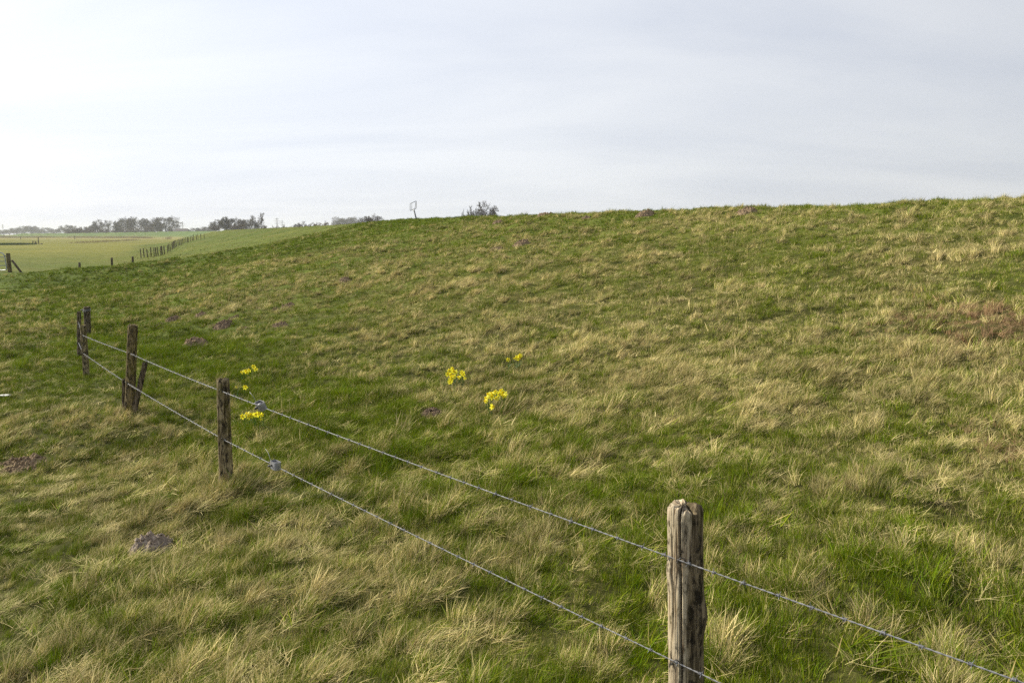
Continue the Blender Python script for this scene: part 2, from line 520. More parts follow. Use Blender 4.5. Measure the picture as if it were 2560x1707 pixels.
def zone(x, y):
    """plant cover: dryness, length, tussock share, lushness at every point"""
    _, ds = terrain_base(x, y)
    d2, zs, _ = polydist(x, y, SPUR)
    n_big = fbm(x*0.22+3, y*0.22, octv=3, seed=21)
    n_mid = fbm(x*0.8, y*0.8+7, octv=3, seed=22)
    n_sm = fbm(x*4.8, y*4.8, octv=3, seed=23)
    slope = sstep(15.5, 12.5, ds)*sstep(-1, 3.2, ds)
    belt = sstep(12.5, 14.5, ds)*sstep(19.5, 17.5, ds)
    flat = sstep(17.5, 19, ds)
    crest = sstep(3.4, 1.2, ds)
    along = sstep(18, 34, y)                     # towards the bend
    dry = 0.27+0.08*slope-0.10*crest-0.03*belt+0.03*flat
    dry += -0.03+(n_big-.5)*0.40+(n_mid-.5)*0.52+(n_sm-.5)*0.95
    dry += 0.05*sstep(-2, 8, x)*slope
    dry -= 0.33*along*sstep(15, 9, d2)*sstep(54, 45, y)   # greener ramp
    farz = sstep(45, 54, y)
    dry = dry*(1-farz)+farz*(0.32+0.45*(n_big-.5)+0.35*(n_mid-.5))
    # lush band right of the fence line and round the far posts
    lushband = np.exp(-((ds-14.6)/1.3)**2)*sstep(30, 18, y)*sstep(2.5, 6, y)
    dry -= 0.34*lushband*(0.4+1.1*n_mid)
    lg = np.exp(-((x+10.5)**2/18+(y-14.0)**2/7))
    dry -= 0.22*lg
    gr = np.exp(-((x-1.5)**2/2.2+(y-3.1)**2/0.9))          # green belt round the near post
    dry -= 0.22*gr
    straw = np.exp(-((x+0.9)**2/1.2+(y-3.6)**2/1.2))       # straw tussocks in the foreground
    dry += 0.20*straw
    # length
    tramp = sstep(-2.0, -2.9, x+0.30*(y-3.2))*sstep(9, 6, y)
    ln = 0.80+0.35*(n_mid-.5)+0.15*belt
    ln = ln*(1-0.25*tramp)*(1-0.40*sstep(14, 20, y)*flat)*(1-0.35*farz)
    tus = 0.18+0.34*belt*sstep(12,8,y)+0.45*straw+0.15*slope+(n_mid-.5)*0.9+(n_big-.5)*0.5
    tus = tus*(1-0.85*tramp)*(1-0.8*farz)*(1-0.6*along)*(1-0.6*sstep(14, 20, y)*flat)*(1-0.5*lushband)
    lush = np.clip(1.7*(0.46-dry)+0.3*(n_sm-.5), 0, 1)
    return dry, ln, np.clip(tus, 0, 1), lush, tramp, ds

# ---- ground sheet: polar grid, one sheet to the horizon
rad_ = [0.0]
rr_ = 0.6
while rr_ < 3600:
    rad_.append(rr_)
    rr_ *= 1.0125 if rr_ < 60 else (1.02 if rr_ < 700 else 1.06)
rad_ = np.array(rad_[1:]+[3600.0])
ang = np.concatenate([np.arange(-44, 44, 0.22), np.linspace(44, 316, 70)[:-1]])
ang = np.radians(ang)
nr, na = len(rad_), len(ang)
RR, AA = np.meshgrid(rad_, ang, indexing='ij')
X = (RR*np.sin(AA)).ravel(); Y = (RR*np.cos(AA)).ravel()
Z = terrain(X, Y)
V = np.column_stack([X, Y, Z])
V = np.vstack([V, [[0, 0, tz(0, 0)]]])
i0 = (np.arange(nr-1)[:, None]*na+np.arange(na)[None, :])
i1 = (np.arange(nr-1)[:, None]*na+(np.arange(na)+1)[None, :] % na)
quads = np.stack([i0, i0+na, i1+na, i1], -1).reshape(-1, 4)
tris = np.stack([np.full(na, len(V)-1), np.arange(na), (np.arange(na)+1) % na], -1)
me = bpy.data.meshes.new('ground')
nv = len(V)
me.vertices.add(nv); me.vertices.foreach_set('co', V.astype(np.float32).ravel())
nl = quads.size+tris.size
me.loops.add(nl)
me.loops.foreach_set('vertex_index', np.concatenate([quads.ravel(), tris.ravel()]).astype(np.int32))
npoly = len(quads)+len(tris)
me.polygons.add(npoly)
me.polygons.foreach_set('loop_start', np.concatenate([np.arange(len(quads))*4, len(quads)*4+np.arange(len(tris))*3]).astype(np.int32))
me.polygons.foreach_set('use_smooth', np.ones(npoly, bool))
me.update(calc_edges=True); me.validate()
dry, ln, tus, lush, tramp, ds = zone(V[:, 0], V[:, 1])
r = np.hypot(V[:, 0], V[:, 1])
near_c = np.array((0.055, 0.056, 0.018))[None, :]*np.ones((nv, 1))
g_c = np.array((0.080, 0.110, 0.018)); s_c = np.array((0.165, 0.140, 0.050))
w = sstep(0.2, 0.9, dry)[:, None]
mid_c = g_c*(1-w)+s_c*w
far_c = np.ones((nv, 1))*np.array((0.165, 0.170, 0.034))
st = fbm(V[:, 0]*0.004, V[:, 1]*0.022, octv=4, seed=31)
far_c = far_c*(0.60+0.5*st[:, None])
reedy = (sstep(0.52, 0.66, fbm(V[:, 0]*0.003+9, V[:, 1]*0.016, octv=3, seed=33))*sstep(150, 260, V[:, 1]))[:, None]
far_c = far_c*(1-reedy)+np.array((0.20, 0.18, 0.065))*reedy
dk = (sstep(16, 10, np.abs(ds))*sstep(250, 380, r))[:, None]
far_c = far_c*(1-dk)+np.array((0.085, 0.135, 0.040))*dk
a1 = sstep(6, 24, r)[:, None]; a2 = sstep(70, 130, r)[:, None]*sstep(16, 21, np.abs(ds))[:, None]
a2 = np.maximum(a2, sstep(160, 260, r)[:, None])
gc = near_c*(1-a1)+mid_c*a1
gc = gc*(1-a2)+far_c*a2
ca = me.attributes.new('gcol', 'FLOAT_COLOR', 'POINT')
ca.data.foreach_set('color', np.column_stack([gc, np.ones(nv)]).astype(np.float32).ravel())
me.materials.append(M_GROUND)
ground = obj('ground', me)
tag(ground, 'grassy dike slope and flat pasture reaching to the horizon', 'ground', kind='structure')

# ------------------------------------------------------------------ grass
TUFTC = bpy.data.collections.new('grass_tufts')
def tuft(name, kind, nb, wid, seed, mat):
    q = np.random.default_rng(seed)
    vs = []; fs = []; rn = []; rn2 = []; tt = []
    for b in range(nb):
        if kind == 'turf':
            rad, L, tilt, bend, az = 0.075, q.uniform(.055, .13), abs(q.normal(0, .42)), q.uniform(.2, 1.0), q.uniform(0, 6.283)
        elif kind == 'lush':
            rad, L, tilt, bend, az = 0.075, q.uniform(.09, .19), abs(q.normal(0, .36)), q.uniform(.2, .9), q.uniform(0, 6.283)
        elif kind == 'tussock':
            rad, L, tilt, bend, az = 0.06, q.uniform(.10, .26), q.uniform(.02, .6), q.uniform(.2, 1.25), q.normal(0, 1.05)
        else:   # thatch: pressed flat
            rad, L, tilt, bend, az = 0.11, q.uniform(.10, .24), q.uniform(1.0, 1.42), q.uniform(.1, .4), q.normal(0, .9)
        pr = rad*math.sqrt(q.uniform()); pa = q.uniform(0, 6.283)
        p = np.array((pr*math.cos(pa), pr*math.sin(pa), -0.012 if kind != 'thatch' else q.uniform(.004, .05)))
        if kind in ('turf', 'lush'):
            az = pa+q.normal(0, 1.1)
        wd = wid*q.uniform(.6, 1.35)*(2.0 if q.uniform() < .10 else 1.0)
        ns = 4 if kind in ('tussock', 'thatch') else 3
        base = len(vs)
        th = tilt
        yaw = az+math.pi/2+q.normal(0, .7)
        side = np.array((math.cos(yaw), math.sin(yaw), 0))
        for k in range(ns+1):
            f = k/ns
            ww = wd*(1-f**1.6)*0.5+0.0002
            if k == ns:
                vs.append(p); rn.append(0); rn2.append(0); tt.append(1.0)
            else:
                vs.append(p-side*ww); vs.append(p+side*ww)
                tt += [f, f]
            th = tilt+bend*f
            az2 = az+q.normal(0, .10)
            p = p+(L/ns)*np.array((math.sin(th)*math.cos(az2), math.sin(th)*math.sin(az2), math.cos(th)))
        nvb = len(vs)-base
        for k in range(ns-1):
            fs.append((base+2*k, base+2*k+1, base+2*k+3, base+2*k+2))
        fs.append((base+2*ns-2, base+2*ns-1, base+2*ns))
        r1, r2 = q.uniform(), q.uniform()
        rn = rn[:base]+[r1]*nvb; rn2 = rn2[:base]+[r2]*nvb
    m_ = mesh(name, vs, fs, mat)
    for an, dat in (('rnd', rn), ('rnd2', rn2), ('tt', tt)):
        at = m_.attributes.new(an, 'FLOAT', 'POINT'); at.data.foreach_set('value', np.array(dat, np.float32))
    o = bpy.data.objects.new(name, m_)
    return o
KINDS = ['turf', 'lush', 'tussock', 'thatch']
NVAR = 4
def build_tufts(colname, mat):
    c = bpy.data.collections.new(colname)
    # index = lod*16 + kind*4 + variant
    for lod, (mul, wid) in enumerate(((1.0, .0031), (0.66, .0048), (0.50, .0085))):
        for ki, (kd, nb) in enumerate(zip(KINDS, (46, 50, 72, 34))):
            for v in range(NVAR):
                o = tuft('%s_%03d' % (colname, lod*16+ki*4+v), kd, int(nb*mul), wid, 100+lod*50+ki*10+v, mat)
                c.objects.link(o)
    return c
C_GRASS = build_tufts('tuft', M_GRASS)
C_RED = build_tufts('deadtuft', M_RED)

def euler_from(tilt_ax, tilt, yaw):
    """XYZ Euler of tilt about a horizontal axis (at angle tilt_ax) after a yaw"""
    ax, ay = np.cos(tilt_ax), np.sin(tilt_ax)
    c, s = np.cos(tilt), np.sin(tilt); C1 = 1-c
    T = np.array([[c+ax*ax*C1, ax*ay*C1, ay*s], [ax*ay*C1, c+ay*ay*C1, -ax*s], [-ay*s, ax*s, c]])
    cyw, syw = np.cos(yaw), np.sin(yaw); zz_ = np.zeros_like(yaw); oo = np.ones_like(yaw)
    Y_ = np.array([[cyw, -syw, zz_], [syw, cyw, zz_], [zz_, zz_, oo]])
    M = np.einsum('ijn,jkn->ikn', T, Y_)
    ry = np.arcsin(np.clip(-M[2, 0], -1, 1)); rx = np.arctan2(M[2, 1], M[2, 2]); rz = np.arctan2(M[1, 0], M[0, 0])
    return np.column_stack([rx, ry, rz])

def scatter_object(name, coll, P, rot, scl, idx, dry, brt, label):
    m_ = bpy.data.meshes.new(name)
    m_.vertices.add(len(P)); m_.vertices.foreach_set('co', P.astype(np.float32).ravel())
    for an, ty, dat, key in (('rot', 'FLOAT_VECTOR', rot, 'vector'), ('scl', 'FLOAT', scl, 'value'), ('idx', 'INT', idx, 'value'),
                             ('dry', 'FLOAT', dry, 'value'), ('brt', 'FLOAT', brt, 'value')):
        at = m_.attributes.new(an, ty, 'POINT')
        at.data.foreach_set(key, np.asarray(dat, np.int32 if ty == 'INT' else np.float32).ravel())
    o = obj(name, m_)
    ng = bpy.data.node_groups.new(name+'_nodes', 'GeometryNodeTree')
    ng.interface.new_socket('Geometry', in_out='INPUT', socket_type='NodeSocketGeometry')
    ng.interface.new_socket('Geometry', in_out='OUTPUT', socket_type='NodeSocketGeometry')
    gi = N(ng, 'NodeGroupInput'); go = N(ng, 'NodeGroupOutput')
    ci = N(ng, 'GeometryNodeCollectionInfo')
    ci.inputs['Collection'].default_value = coll
    ci.inputs['Separate Children'].default_value = True
    ci.inputs['Reset Children'].default_value = True
    ip = N(ng, 'GeometryNodeInstanceOnPoints')
    ip.inputs['Pick Instance'].default_value = True
    def na_(nm, ty):
        a = N(ng, 'GeometryNodeInputNamedAttribute'); a.data_type = ty; a.inputs['Name'].default_value = nm
        return a.outputs['Attribute']
    ng.links.new(gi.outputs[0], ip.inputs['Points'])
    ng.links.new(ci.outputs[0], ip.inputs['Instance'])
    ng.links.new(na_('idx', 'INT'), ip.inputs['Instance Index'])
    e2r = N(ng, 'FunctionNodeEulerToRotation')
    ng.links.new(na_('rot', 'FLOAT_VECTOR'), e2r.inputs[0])
    ng.links.new(e2r.outputs[0], ip.inputs['Rotation'])
    ng.links.new(na_('scl', 'FLOAT'), ip.inputs['Scale'])
    ng.links.new(ip.outputs[0], go.inputs[0])
    md = o.modifiers.new('scatter', 'NODES'); md.node_group = ng
    tag(o, label, 'grass', kind='stuff')
    return o

def scatter_points(n, r0, r1, p, a=48):
    """radii with density per square metre falling as r**-p"""
    u = rng.uniform(size=n)
    e = 2-p
    r = (r0**e+u*(r1**e-r0**e))**(1/e)
    th = np.radians(rng.uniform(-a, a, n))
    return r*np.sin(th), r*np.cos(th), r
# three layers: 0 loose tufts, 1 short bottom turf, 2 tussock clusters
segs = [scatter_points(9000, 0.9, 9, 0.0), scatter_points(60000, 9, 48, 1.15), scatter_points(44000, 48, 190, 1.3, 36),
        scatter_points(37000, 0.9, 9, 0.0), scatter_points(125000, 9, 48, 1.2), scatter_points(24000, 48, 165, 1.5, 36)]
layer = [np.full(len(s[0]), 0 if i < 3 else 1) for i, s in enumerate(segs)]
ox = [np.zeros(len(s[0])) for s in segs]; oy = [np.zeros(len(s[0])) for s in segs]
csz = [np.ones(len(s[0])) for s in segs]; cdr = [np.zeros(len(s[0])) for s in segs]
cc = [scatter_points(950, 0.9, 9, 0.0), scatter_points(12500, 9, 50, 0.75)]
ccx = np.concatenate([c[0] for c in cc]); ccy = np.concatenate([c[1] for c in cc]); ccr = np.concatenate([c[2] for c in cc])
cz = zone(ccx, ccy)
ok = rng.uniform(size=len(ccx)) < np.clip(0.25+1.1*cz[2]+0.5*cz[3], 0, 1)*(1-.75*cz[4])
ccx, ccy, ccr = ccx[ok], ccy[ok], ccr[ok]
pb_ = [(ground_at(*p_), n_) for p_, n_ in (((562, 1222), 7), ((325, 1037), 8), ((214, 945), 4), ((199, 893), 4), ((218, 842), 5))]
pb_.append((Vector((0.73, 3.05, 0)), 7))
for g_, n_ in pb_:                      # longer grass round the feet of the posts
    a_ = rng.uniform(0, 6.283, n_); r_ = rng.uniform(.12, .26, n_)
    ccx = np.append(ccx, g_.x+r_*np.cos(a_)); ccy = np.append(ccy, g_.y+r_*np.sin(a_)); ccr = np.append(ccr, np.full(n_, g_.y))
size = np.clip(np.exp(rng.normal(-.08, .32, len(ccx))), .5, 1.4)*(1-.18*sstep(7, 12, ccr))
nt_ = np.where(ccr < 9, 12, np.where(ccr < 22, 9, 6))
rep_ = np.repeat(np.arange(len(ccx)), nt_)
el_a = rng.uniform(0, 3.14, len(ccx))[rep_]
e1 = rng.normal(0, .085, len(rep_))*size[rep_]*1.3; e2 = rng.normal(0, .085, len(rep_))*size[rep_]*.8
dx_ = e1*np.cos(el_a)-e2*np.sin(el_a); dy_ = e1*np.sin(el_a)+e2*np.cos(el_a)
segs.append((ccx[rep_]+dx_, ccy[rep_]+dy_, ccr[rep_]))
layer.append(np.full(len(rep_), 2)); ox.append(dx_); oy.append(dy_); csz.append(size[rep_]); cdr.append(rng.normal(0, .16, len(ccx))[rep_])
gx = np.concatenate([s[0] for s in segs]); gy = np.concatenate([s[1] for s in segs]); gr = np.concatenate([s[2] for s in segs])
layer = np.concatenate(layer); ox = np.concatenate(ox); oy = np.concatenate(oy); csz = np.concatenate(csz); cdr = np.concatenate(cdr)
dry, ln, tus, lush, tramp, ds = zone(gx, gy)
keep = ds > -4
clump = fbm(gx*2.3, gy*2.3+3, octv=2, seed=43)+0.35*(vnoise(gx*6, gy*6, seed=44)-.5)
keep &= (layer > 0) | (rng.uniform(size=len(gx)) < 0.2+1.0*sstep(0.36, 0.60, clump))
for (mx, my, mr) in mole_xy:
    dd = np.hypot((gx-mx), (gy-my))
    keep &= dd > mr*rng.uniform(0.80, 1.2, len(gx))+np.where(layer == 2, .06, 0)
gx, gy, gr, dry, ln, tus, lush, tramp, ds, clump, layer, ox, oy, csz, cdr = [a[keep] for a in (gx, gy, gr, dry, ln, tus, lush, tramp, ds, clump, layer, ox, oy, csz, cdr)]
n = len(gx)
gz = terrain(gx, gy)
u = rng.uniform(size=n)
kind = np.zeros(n, int)
kind[(u < 0.6*lush) & (layer == 0)] = 1
c_dry = dry+cdr+rng.normal(0, .08, n)
kind[(layer == 2)] = np.where(c_dry[layer == 2] > 0.26, 2, 1)
u3 = rng.uniform(size=n)
kind[(u3 < 0.10+0.18*np.clip(dry-.3, 0, 1)+0.08*tramp) & (layer == 1)] = 3
lodf = gr*np.exp(rng.normal(0, .15, n))
lod = np.where(lodf < 7.5, 0, np.where(lodf < 20, 1, 2))
idx = lod*16+kind*4+rng.integers(0, NVAR, n)
scl = ln*np.exp(rng.normal(0, .16, n))*(1+0.30*sstep(8, 25, gr)+0.4*sstep(25, 90, gr))
rho = np.hypot(ox, oy)/(0.11*csz)
scl *= np.where(layer == 1, 0.63, np.where(layer == 2, csz**.7*(0.99-0.22*np.clip(rho, 0, 1.5))*np.where(kind == 2, .98, .92), 0.55+0.45*sstep(0.35, 0.75, clump)))
scl *= np.where(kind == 3, 1.2, 1.0)*0.86
wind = R(25)+(fbm(gx*0.45, gy*0.45, octv=2, seed=51)-.5)*2.0+(fbm(gx*1.6, gy*1.6, octv=2, seed=52)-.5)*1.6
combed = (kind >= 2)
yaw = np.where(combed, wind+rng.normal(0, .55, n), rng.uniform(0, 6.283, n))
lx = np.cos(wind)*.26+np.where(layer == 2, ox/(0.11*csz)*.36, 0)+rng.normal(0, .14, n)
ly = np.sin(wind)*.26+np.where(layer == 2, oy/(0.11*csz)*.36, 0)+rng.normal(0, .14, n)
lean = np.where(kind == 3, 0, np.clip(np.hypot(lx, ly), 0, 1.1))
rot = euler_from(np.arctan2(ly, lx)+math.pi/2, lean, yaw)
d_i = dry+cdr+np.where(kind == 2, .24, 0)+np.where(kind == 3, .34, 0)-np.where(kind == 1, .10, 0)+rng.normal(0, .13, n)
brt = np.clip(np.exp(rng.normal(0, .28, n))*(0.86+0.4*(fbm(gx*1.3, gy*1.3, octv=2, seed=61)-.5)), .45, 1.25)
P = np.column_stack([gx, gy, gz])
# red-brown dead weeds high on the right of the slope
def red_zone(x, y):
    z = np.zeros_like(x)
    for (px, py, wx, wy, am) in ((2420,800,.75,.5,.75),(2540,815,.8,.6,.95),(2340,790,.5,.35,.6),(2545,1135,.24,.3,.6)):
        g = ground_at(px, py)
        z = np.maximum(z, am*np.exp(-(((x-g.x)/wx)**2+((y-g.y)/wy)**2)))
    return z
rz = red_zone(gx, gy)
isred = rng.uniform(size=n) < rz
g_ = ~isred
scatter_object('grass', C_GRASS, P[g_], rot[g_], scl[g_], idx[g_], d_i[g_], brt[g_], 'wind combed green and straw coloured pasture grass covering the dike')
scatter_object('dead_weeds', C_RED, P[isred], rot[isred], scl[isred]*0.95, idx[isred], d_i[isred]+.25, brt[isred]*.9, 'patch of reddish brown dead weeds at the right of the slope')
#--END-GRASS

# ================================================================== molehills
def molehill(g, rad, soil, hf, lab, seed):
    nn = 40
    vs = []; fs = []
    q = np.random.default_rng(seed)
    el = q.uniform(0.62, 1.0); rot_ = q.uniform(-.5, .5)
    ii, jj = np.meshgrid(np.linspace(-1, 1, nn), np.linspace(-1, 1, nn), indexing='ij')
    px = ii*1.25*rad; py = jj*1.25*rad*el*1.15
    xr = px*math.cos(rot_)-py*math.sin(rot_); yr = px*math.sin(rot_)+py*math.cos(rot_)
    rr2 = np.sqrt((ii*1.25)**2+(jj*1.25)**2)
    f = 7.0/rad*0.22
    edge = rr2+0.45*(fbm(ii*2.2+seed, jj*2.2, octv=3, seed=seed)-.5)
    dome = np.clip(1-edge**2.4, -0.4, 1)
    lump = fbm(xr*f*1.6+9, yr*f*1.6, octv=4, seed=seed+3, gain=.62)
    lump2 = np.abs(vnoise(xr*f*4.5, yr*f*4.5, seed=seed+5)-.5)*2
    z = rad*hf*0.80*dome*(0.35+1.2*lump)+rad*0.20*lump2*np.clip(dome+.25, 0, 1)
    tzv = terrain((g.x+xr).ravel(), (g.y+yr).ravel()).reshape(nn, nn)
    zz2 = tzv-g.z+z-0.02+0.02*(hf < .3)
    V_ = np.column_stack([xr.ravel(), yr.ravel(), zz2.ravel()])
    F_ = [(i*nn+j, (i+1)*nn+j, (i+1)*nn+j+1, i*nn+j+1) for i in range(nn-1) for j in range(nn-1)]
    # loose crumbs
    crumbs = MB()
    for k in range(60):
        a_ = q.uniform(0, 6.28); rr3 = rad*math.sqrt(q.uniform())*1.15
        cx_, cy_2 = rr3*math.cos(a_), rr3*math.sin(a_)*el
        ix = int(np.clip((cx_/(1.25*rad)+1)/2*(nn-1), 0, nn-1)); iy = int(np.clip((cy_2/(1.25*rad*el*1.15)+1)/2*(nn-1), 0, nn-1))
        s_ = rad*q.uniform(.04, .15)
        cz = zz2[ix, iy]+s_*.3
        vv = [Vector(v)*s_*q.uniform(.7, 1.25)+Vector((cx_, cy_2, cz)) for v in ((1,0,0),(-1,0,0),(0,1,0),(0,-1,0),(0,0,.9),(0,0,-.9))]
        crumbs.add(vv, [(0,2,4),(2,1,4),(1,3,4),(3,0,4),(2,0,5),(1,2,5),(3,1,5),(0,3,5)])
    sm_ = {'r': M_SOIL_R, 'g': M_SOIL_G, 'd': M_SOIL_D}[soil]
    o = obj('molehill', mesh('molehill', V_, F_, sm_, smooth=False), loc=g)
    c_o = obj('soil_crumbs', crumbs.mesh('soil_crumbs', sm_, smooth=False), o)
    c_o['kind'] = 'stuff'
    tag(o, lab, 'molehill', 'molehills on the dike')
for k, a_ in enumerate(mole_obj):
    molehill(*a_, seed=200+k)

# ================================================================== fence posts
def post_mesh(base, top, r_b, r_t, seed, mat, nang=48, nring=60, crack=None, groove=0.004, bulge=(), roughtop=0.02, flat=1.0):
    """weathered round post; local origin at the ground point; buried 0.3 m"""
    ax = (top-base); H = ax.length
    t_ = ax.normalized()
    a = (Vector((0,-1,0))-t_*Vector((0,-1,0)).dot(t_)).normalized()     # faces the camera
    b = t_.cross(a)
    vs = []; fs = []
    hs = np.concatenate([np.linspace(-0.3, H*0.97, nring), H*np.array([.982, .992, 1.0])])
    th = np.arange(nang)*2*math.pi/nang
    nh = len(hs)
    HH, TT = np.meshgrid(hs, th, indexing='ij')
    fr = np.clip(HH/H, 0, 1)
    rr_ = r_b+(r_t-r_b)*fr
    gx_, gy_ = np.cos(TT), np.sin(TT)
    rr_ = rr_*(1+0.10*(fbm(gx_*1.2+seed, gy_*1.2, HH*1.8, octv=2, seed=seed)-.5))
    gr1 = fbm(gx_*9+seed, gy_*9, HH*4.5, octv=3, seed=seed+1, gain=.7)
    rr_ = rr_-groove*1.9*np.abs(gr1-.5)*2-groove*1.2*(fbm(gx_*16, gy_*16, HH*6, octv=2, seed=seed+2)-.5)
    if crack:
        for (ang_, wd, dp, h0, h1) in crack:
            wob = ang_+0.10*(vnoise(HH*4, HH*0, seed=seed+9)-.5)
            dth = np.abs((TT-wob+math.pi) % (2*math.pi)-math.pi)
            m_ = np.clip(1-dth/wd, 0, 1)**.7*sstep(h0, h0+.10, HH)*sstep(h1+.02, h1-.06, HH)
            rr_ = rr_-dp*m_
    for (ang_, hb, sw, sh, amp) in bulge:
        dth = np.abs((TT-ang_+math.pi) % (2*math.pi)-math.pi)
        rr_ = rr_+amp*np.exp(-(dth/sw)**2-((HH-hb)/sh)**2)
    rr_[-3] *= .99; rr_[-2] *= .965; rr_[-1] *= .90
    hz_ = HH.copy()
    hz_[-1] += roughtop*(fbm(gx_[-1]*3+seed, gy_[-1]*3, octv=3, seed=seed+4)-.5)*1.2
    hz_[-2] += roughtop*(fbm(gx_[-2]*3+seed, gy_[-2]*3, octv=3, seed=seed+4)-.5)*.9
    PX = (np.array(t_)[None, None, :]*hz_[..., None]+np.array(a)[None, None, :]*(rr_*np.cos(TT)*flat)[..., None]
          + np.array(b)[None, None, :]*(rr_*np.sin(TT))[..., None])
    vs = PX.reshape(-1, 3).tolist()
    for i in range(nh-1):
        for k in range(nang):
            k2 = (k+1) % nang
            fs.append((i*nang+k, i*nang+k2, (i+1)*nang+k2, (i+1)*nang+k))
    # end grain: shrinking rings with radial checks
    last = (nh-1)*nang
    for ri, sc_ in enumerate((.72, .45, .2)):
        for k in range(nang):
            p = PX[-1, k]; c0 = np.array(t_)*H
            dz = roughtop*(float(vnoise([p[0]*60+seed], [p[1]*60], seed=seed+6)[0])-.62)*0.9
            vs.append((c0+(p-c0)*sc_+np.array(t_)*dz).tolist())
        n0 = last; n1 = len(vs)-nang
        for k in range(nang):
            k2 = (k+1) % nang
            fs.append((n0+k, n0+k2, n1+k2, n1+k))
        last = n1
    vs.append((np.array(t_)*H*0.997).tolist())
    for k in range(nang):
        fs.append((last+k, last+(k+1) % nang, len(vs)-1))
    return mesh('fence_post', vs, fs, mat)
def post_px(topx, topy, botx, boty, Y):
    """axis of an upright post seen between two photo points at distance Y; base put on the ground"""
    t_ = atY(topx, topy, Y); b_ = atY(botx, boty, Y)
    d_ = (t_-b_).normalized()
    for _ in range(4):
        zt = tz(b_.x, b_.y)
        b_ = b_+d_*((zt-b_.z)/d_.z)
    return b_, t_
def staple(parent, p, r_=0.016):
    b = MB()
    pts = [Vector((r_*math.cos(a_), 0, r_*1.5*math.sin(a_))) for a_ in np.linspace(0, math.pi, 7)]
    pts = [p+Vector((0, 0.02, -0.012)) if False else p+q_+Vector((0, 0.0, -0.004)) for q_ in pts]
    pts = [pts[0]+Vector((0, .03, -.006))]+pts+[pts[-1]+Vector((0, .03, -.006))]
    b.tube([q_-parent.location for q_ in pts], 0.0022, 5)
    return obj('staple', b.mesh('staple', M_DARKMET), parent)

G2 = ground_at(562, 1222); G3 = ground_at(325, 1037); G4 = ground_at(214, 945); G5 = ground_at(199, 893); G6 = ground_at(218, 842)
Y1, Y2, Y3, Y4, Y5, Y6 = 3.05, G2.y, G3.y, G4.y, G5.y, G6.y
POSTS = {}
def add_post(key, tx, ty, bx, by, Y, wpx_b, wpx_t, mat, label, **kw):
    b_, t_ = post_px(tx, ty, bx, by, Y)
    dep = Y*CP-(0.5*(b_.z+t_.z)-CAMZ)*SP
    me_ = post_mesh(b_, t_, 0.5*wpx_b*dep/FPX, 0.5*wpx_t*dep/FPX, kw.pop('seed', 11), mat, **kw)
    o = obj('fence_post', me_, loc=b_)
    tag(o, label, 'fence post', 'posts of the barbed wire fence')
    POSTS[key] = (o, b_, t_)
    return o
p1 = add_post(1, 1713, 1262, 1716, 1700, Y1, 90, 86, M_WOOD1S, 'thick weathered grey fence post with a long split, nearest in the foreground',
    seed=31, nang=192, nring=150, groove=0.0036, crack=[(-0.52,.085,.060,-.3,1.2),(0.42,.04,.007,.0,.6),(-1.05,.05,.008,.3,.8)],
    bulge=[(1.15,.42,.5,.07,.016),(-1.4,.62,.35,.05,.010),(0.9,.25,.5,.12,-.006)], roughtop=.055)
p2 = add_post(2, 557, 947, 566, 1212, Y2, 35, 30, M_WOOD1, 'weathered grey fence post beside the two wire strainers', seed=47, nang=64, nring=90, groove=.004,
    crack=[(-0.5,.09,.014,.1,.86),(0.5,.07,.010,.3,.86)], bulge=[(1.3,.15,.5,.09,.008)], roughtop=.03)
p3 = add_post(3, 332, 812, 324, 1030, Y3, 24, 23, M_WOOD2, 'tall mossy fence post with a split stake leaning beside it', seed=53, nang=56, nring=90, groove=.0035,
    crack=[(-0.3,.08,.012,.0,.9)], roughtop=.03)
p4 = add_post(4, 208, 814, 216, 940, Y4, 14.5, 15, M_WOOD1, 'brown fence post in front of the two farthest posts', seed=59, nang=40, nring=60, groove=.0035, crack=[(-.4,.12,.014,.0,.9)], roughtop=.03)
p5 = add_post(5, 197.5, 779, 199, 890, Y5, 11.5, 9.5, M_WOOD3, 'thin dark fence post left of the other two far posts', seed=61, nang=36, nring=50, groove=.003, roughtop=.03)
p6 = add_post(6, 217, 767, 219.5, 840, Y6, 15, 15, M_WOOD3, 'thick dark fence post with wire wrapped round its top, farthest of the near fence', seed=67, nang=40, nring=50, groove=.0035, roughtop=.03)
# a post just outside the frame carries the wires on
b0 = Vector((3.0, 0.72, 0)); b0.z = tz(b0.x, b0.y)
o = obj('fence_post', post_mesh(b0, b0+Vector((0.02, 0.03, 0.95)), .075, .07, 71, M_WOOD1, nang=40, nring=40), loc=b0)
tag(o, 'fence post just beyond the right edge of the view', 'fence post', 'posts of the barbed wire fence')
POSTS[0] = (o, b0, b0+Vector((0.02, 0.03, 0.95)))
# wire wrapped round the far post, nail stub
o6, b6, t6 = POSTS[6]
ax6 = (t6-b6).normalized()
bb = MB()
for hh in (0.055, 0.075, 0.10):
    c_ = t6-ax6*hh-b6
    bb.tube([c_+Vector((math.cos(a_)*.083, math.sin(a_)*.083, .01*math.sin(a_*2+hh*30))) for a_ in np.linspace(0, 6.283, 21)], .004, 5, cap=False)
obj('wire_wrap', bb.mesh('wire_wrap', M_WIRE), o6)
bb = MB(); c_ = t6-ax6*.075-b6
bb.tube([c_+Vector((-.05,-.03,0)), c_+Vector((-.11,-.06,.005))], [.012,.014], 7)
obj('peg', bb.mesh('peg', M_DARKMET), o6)
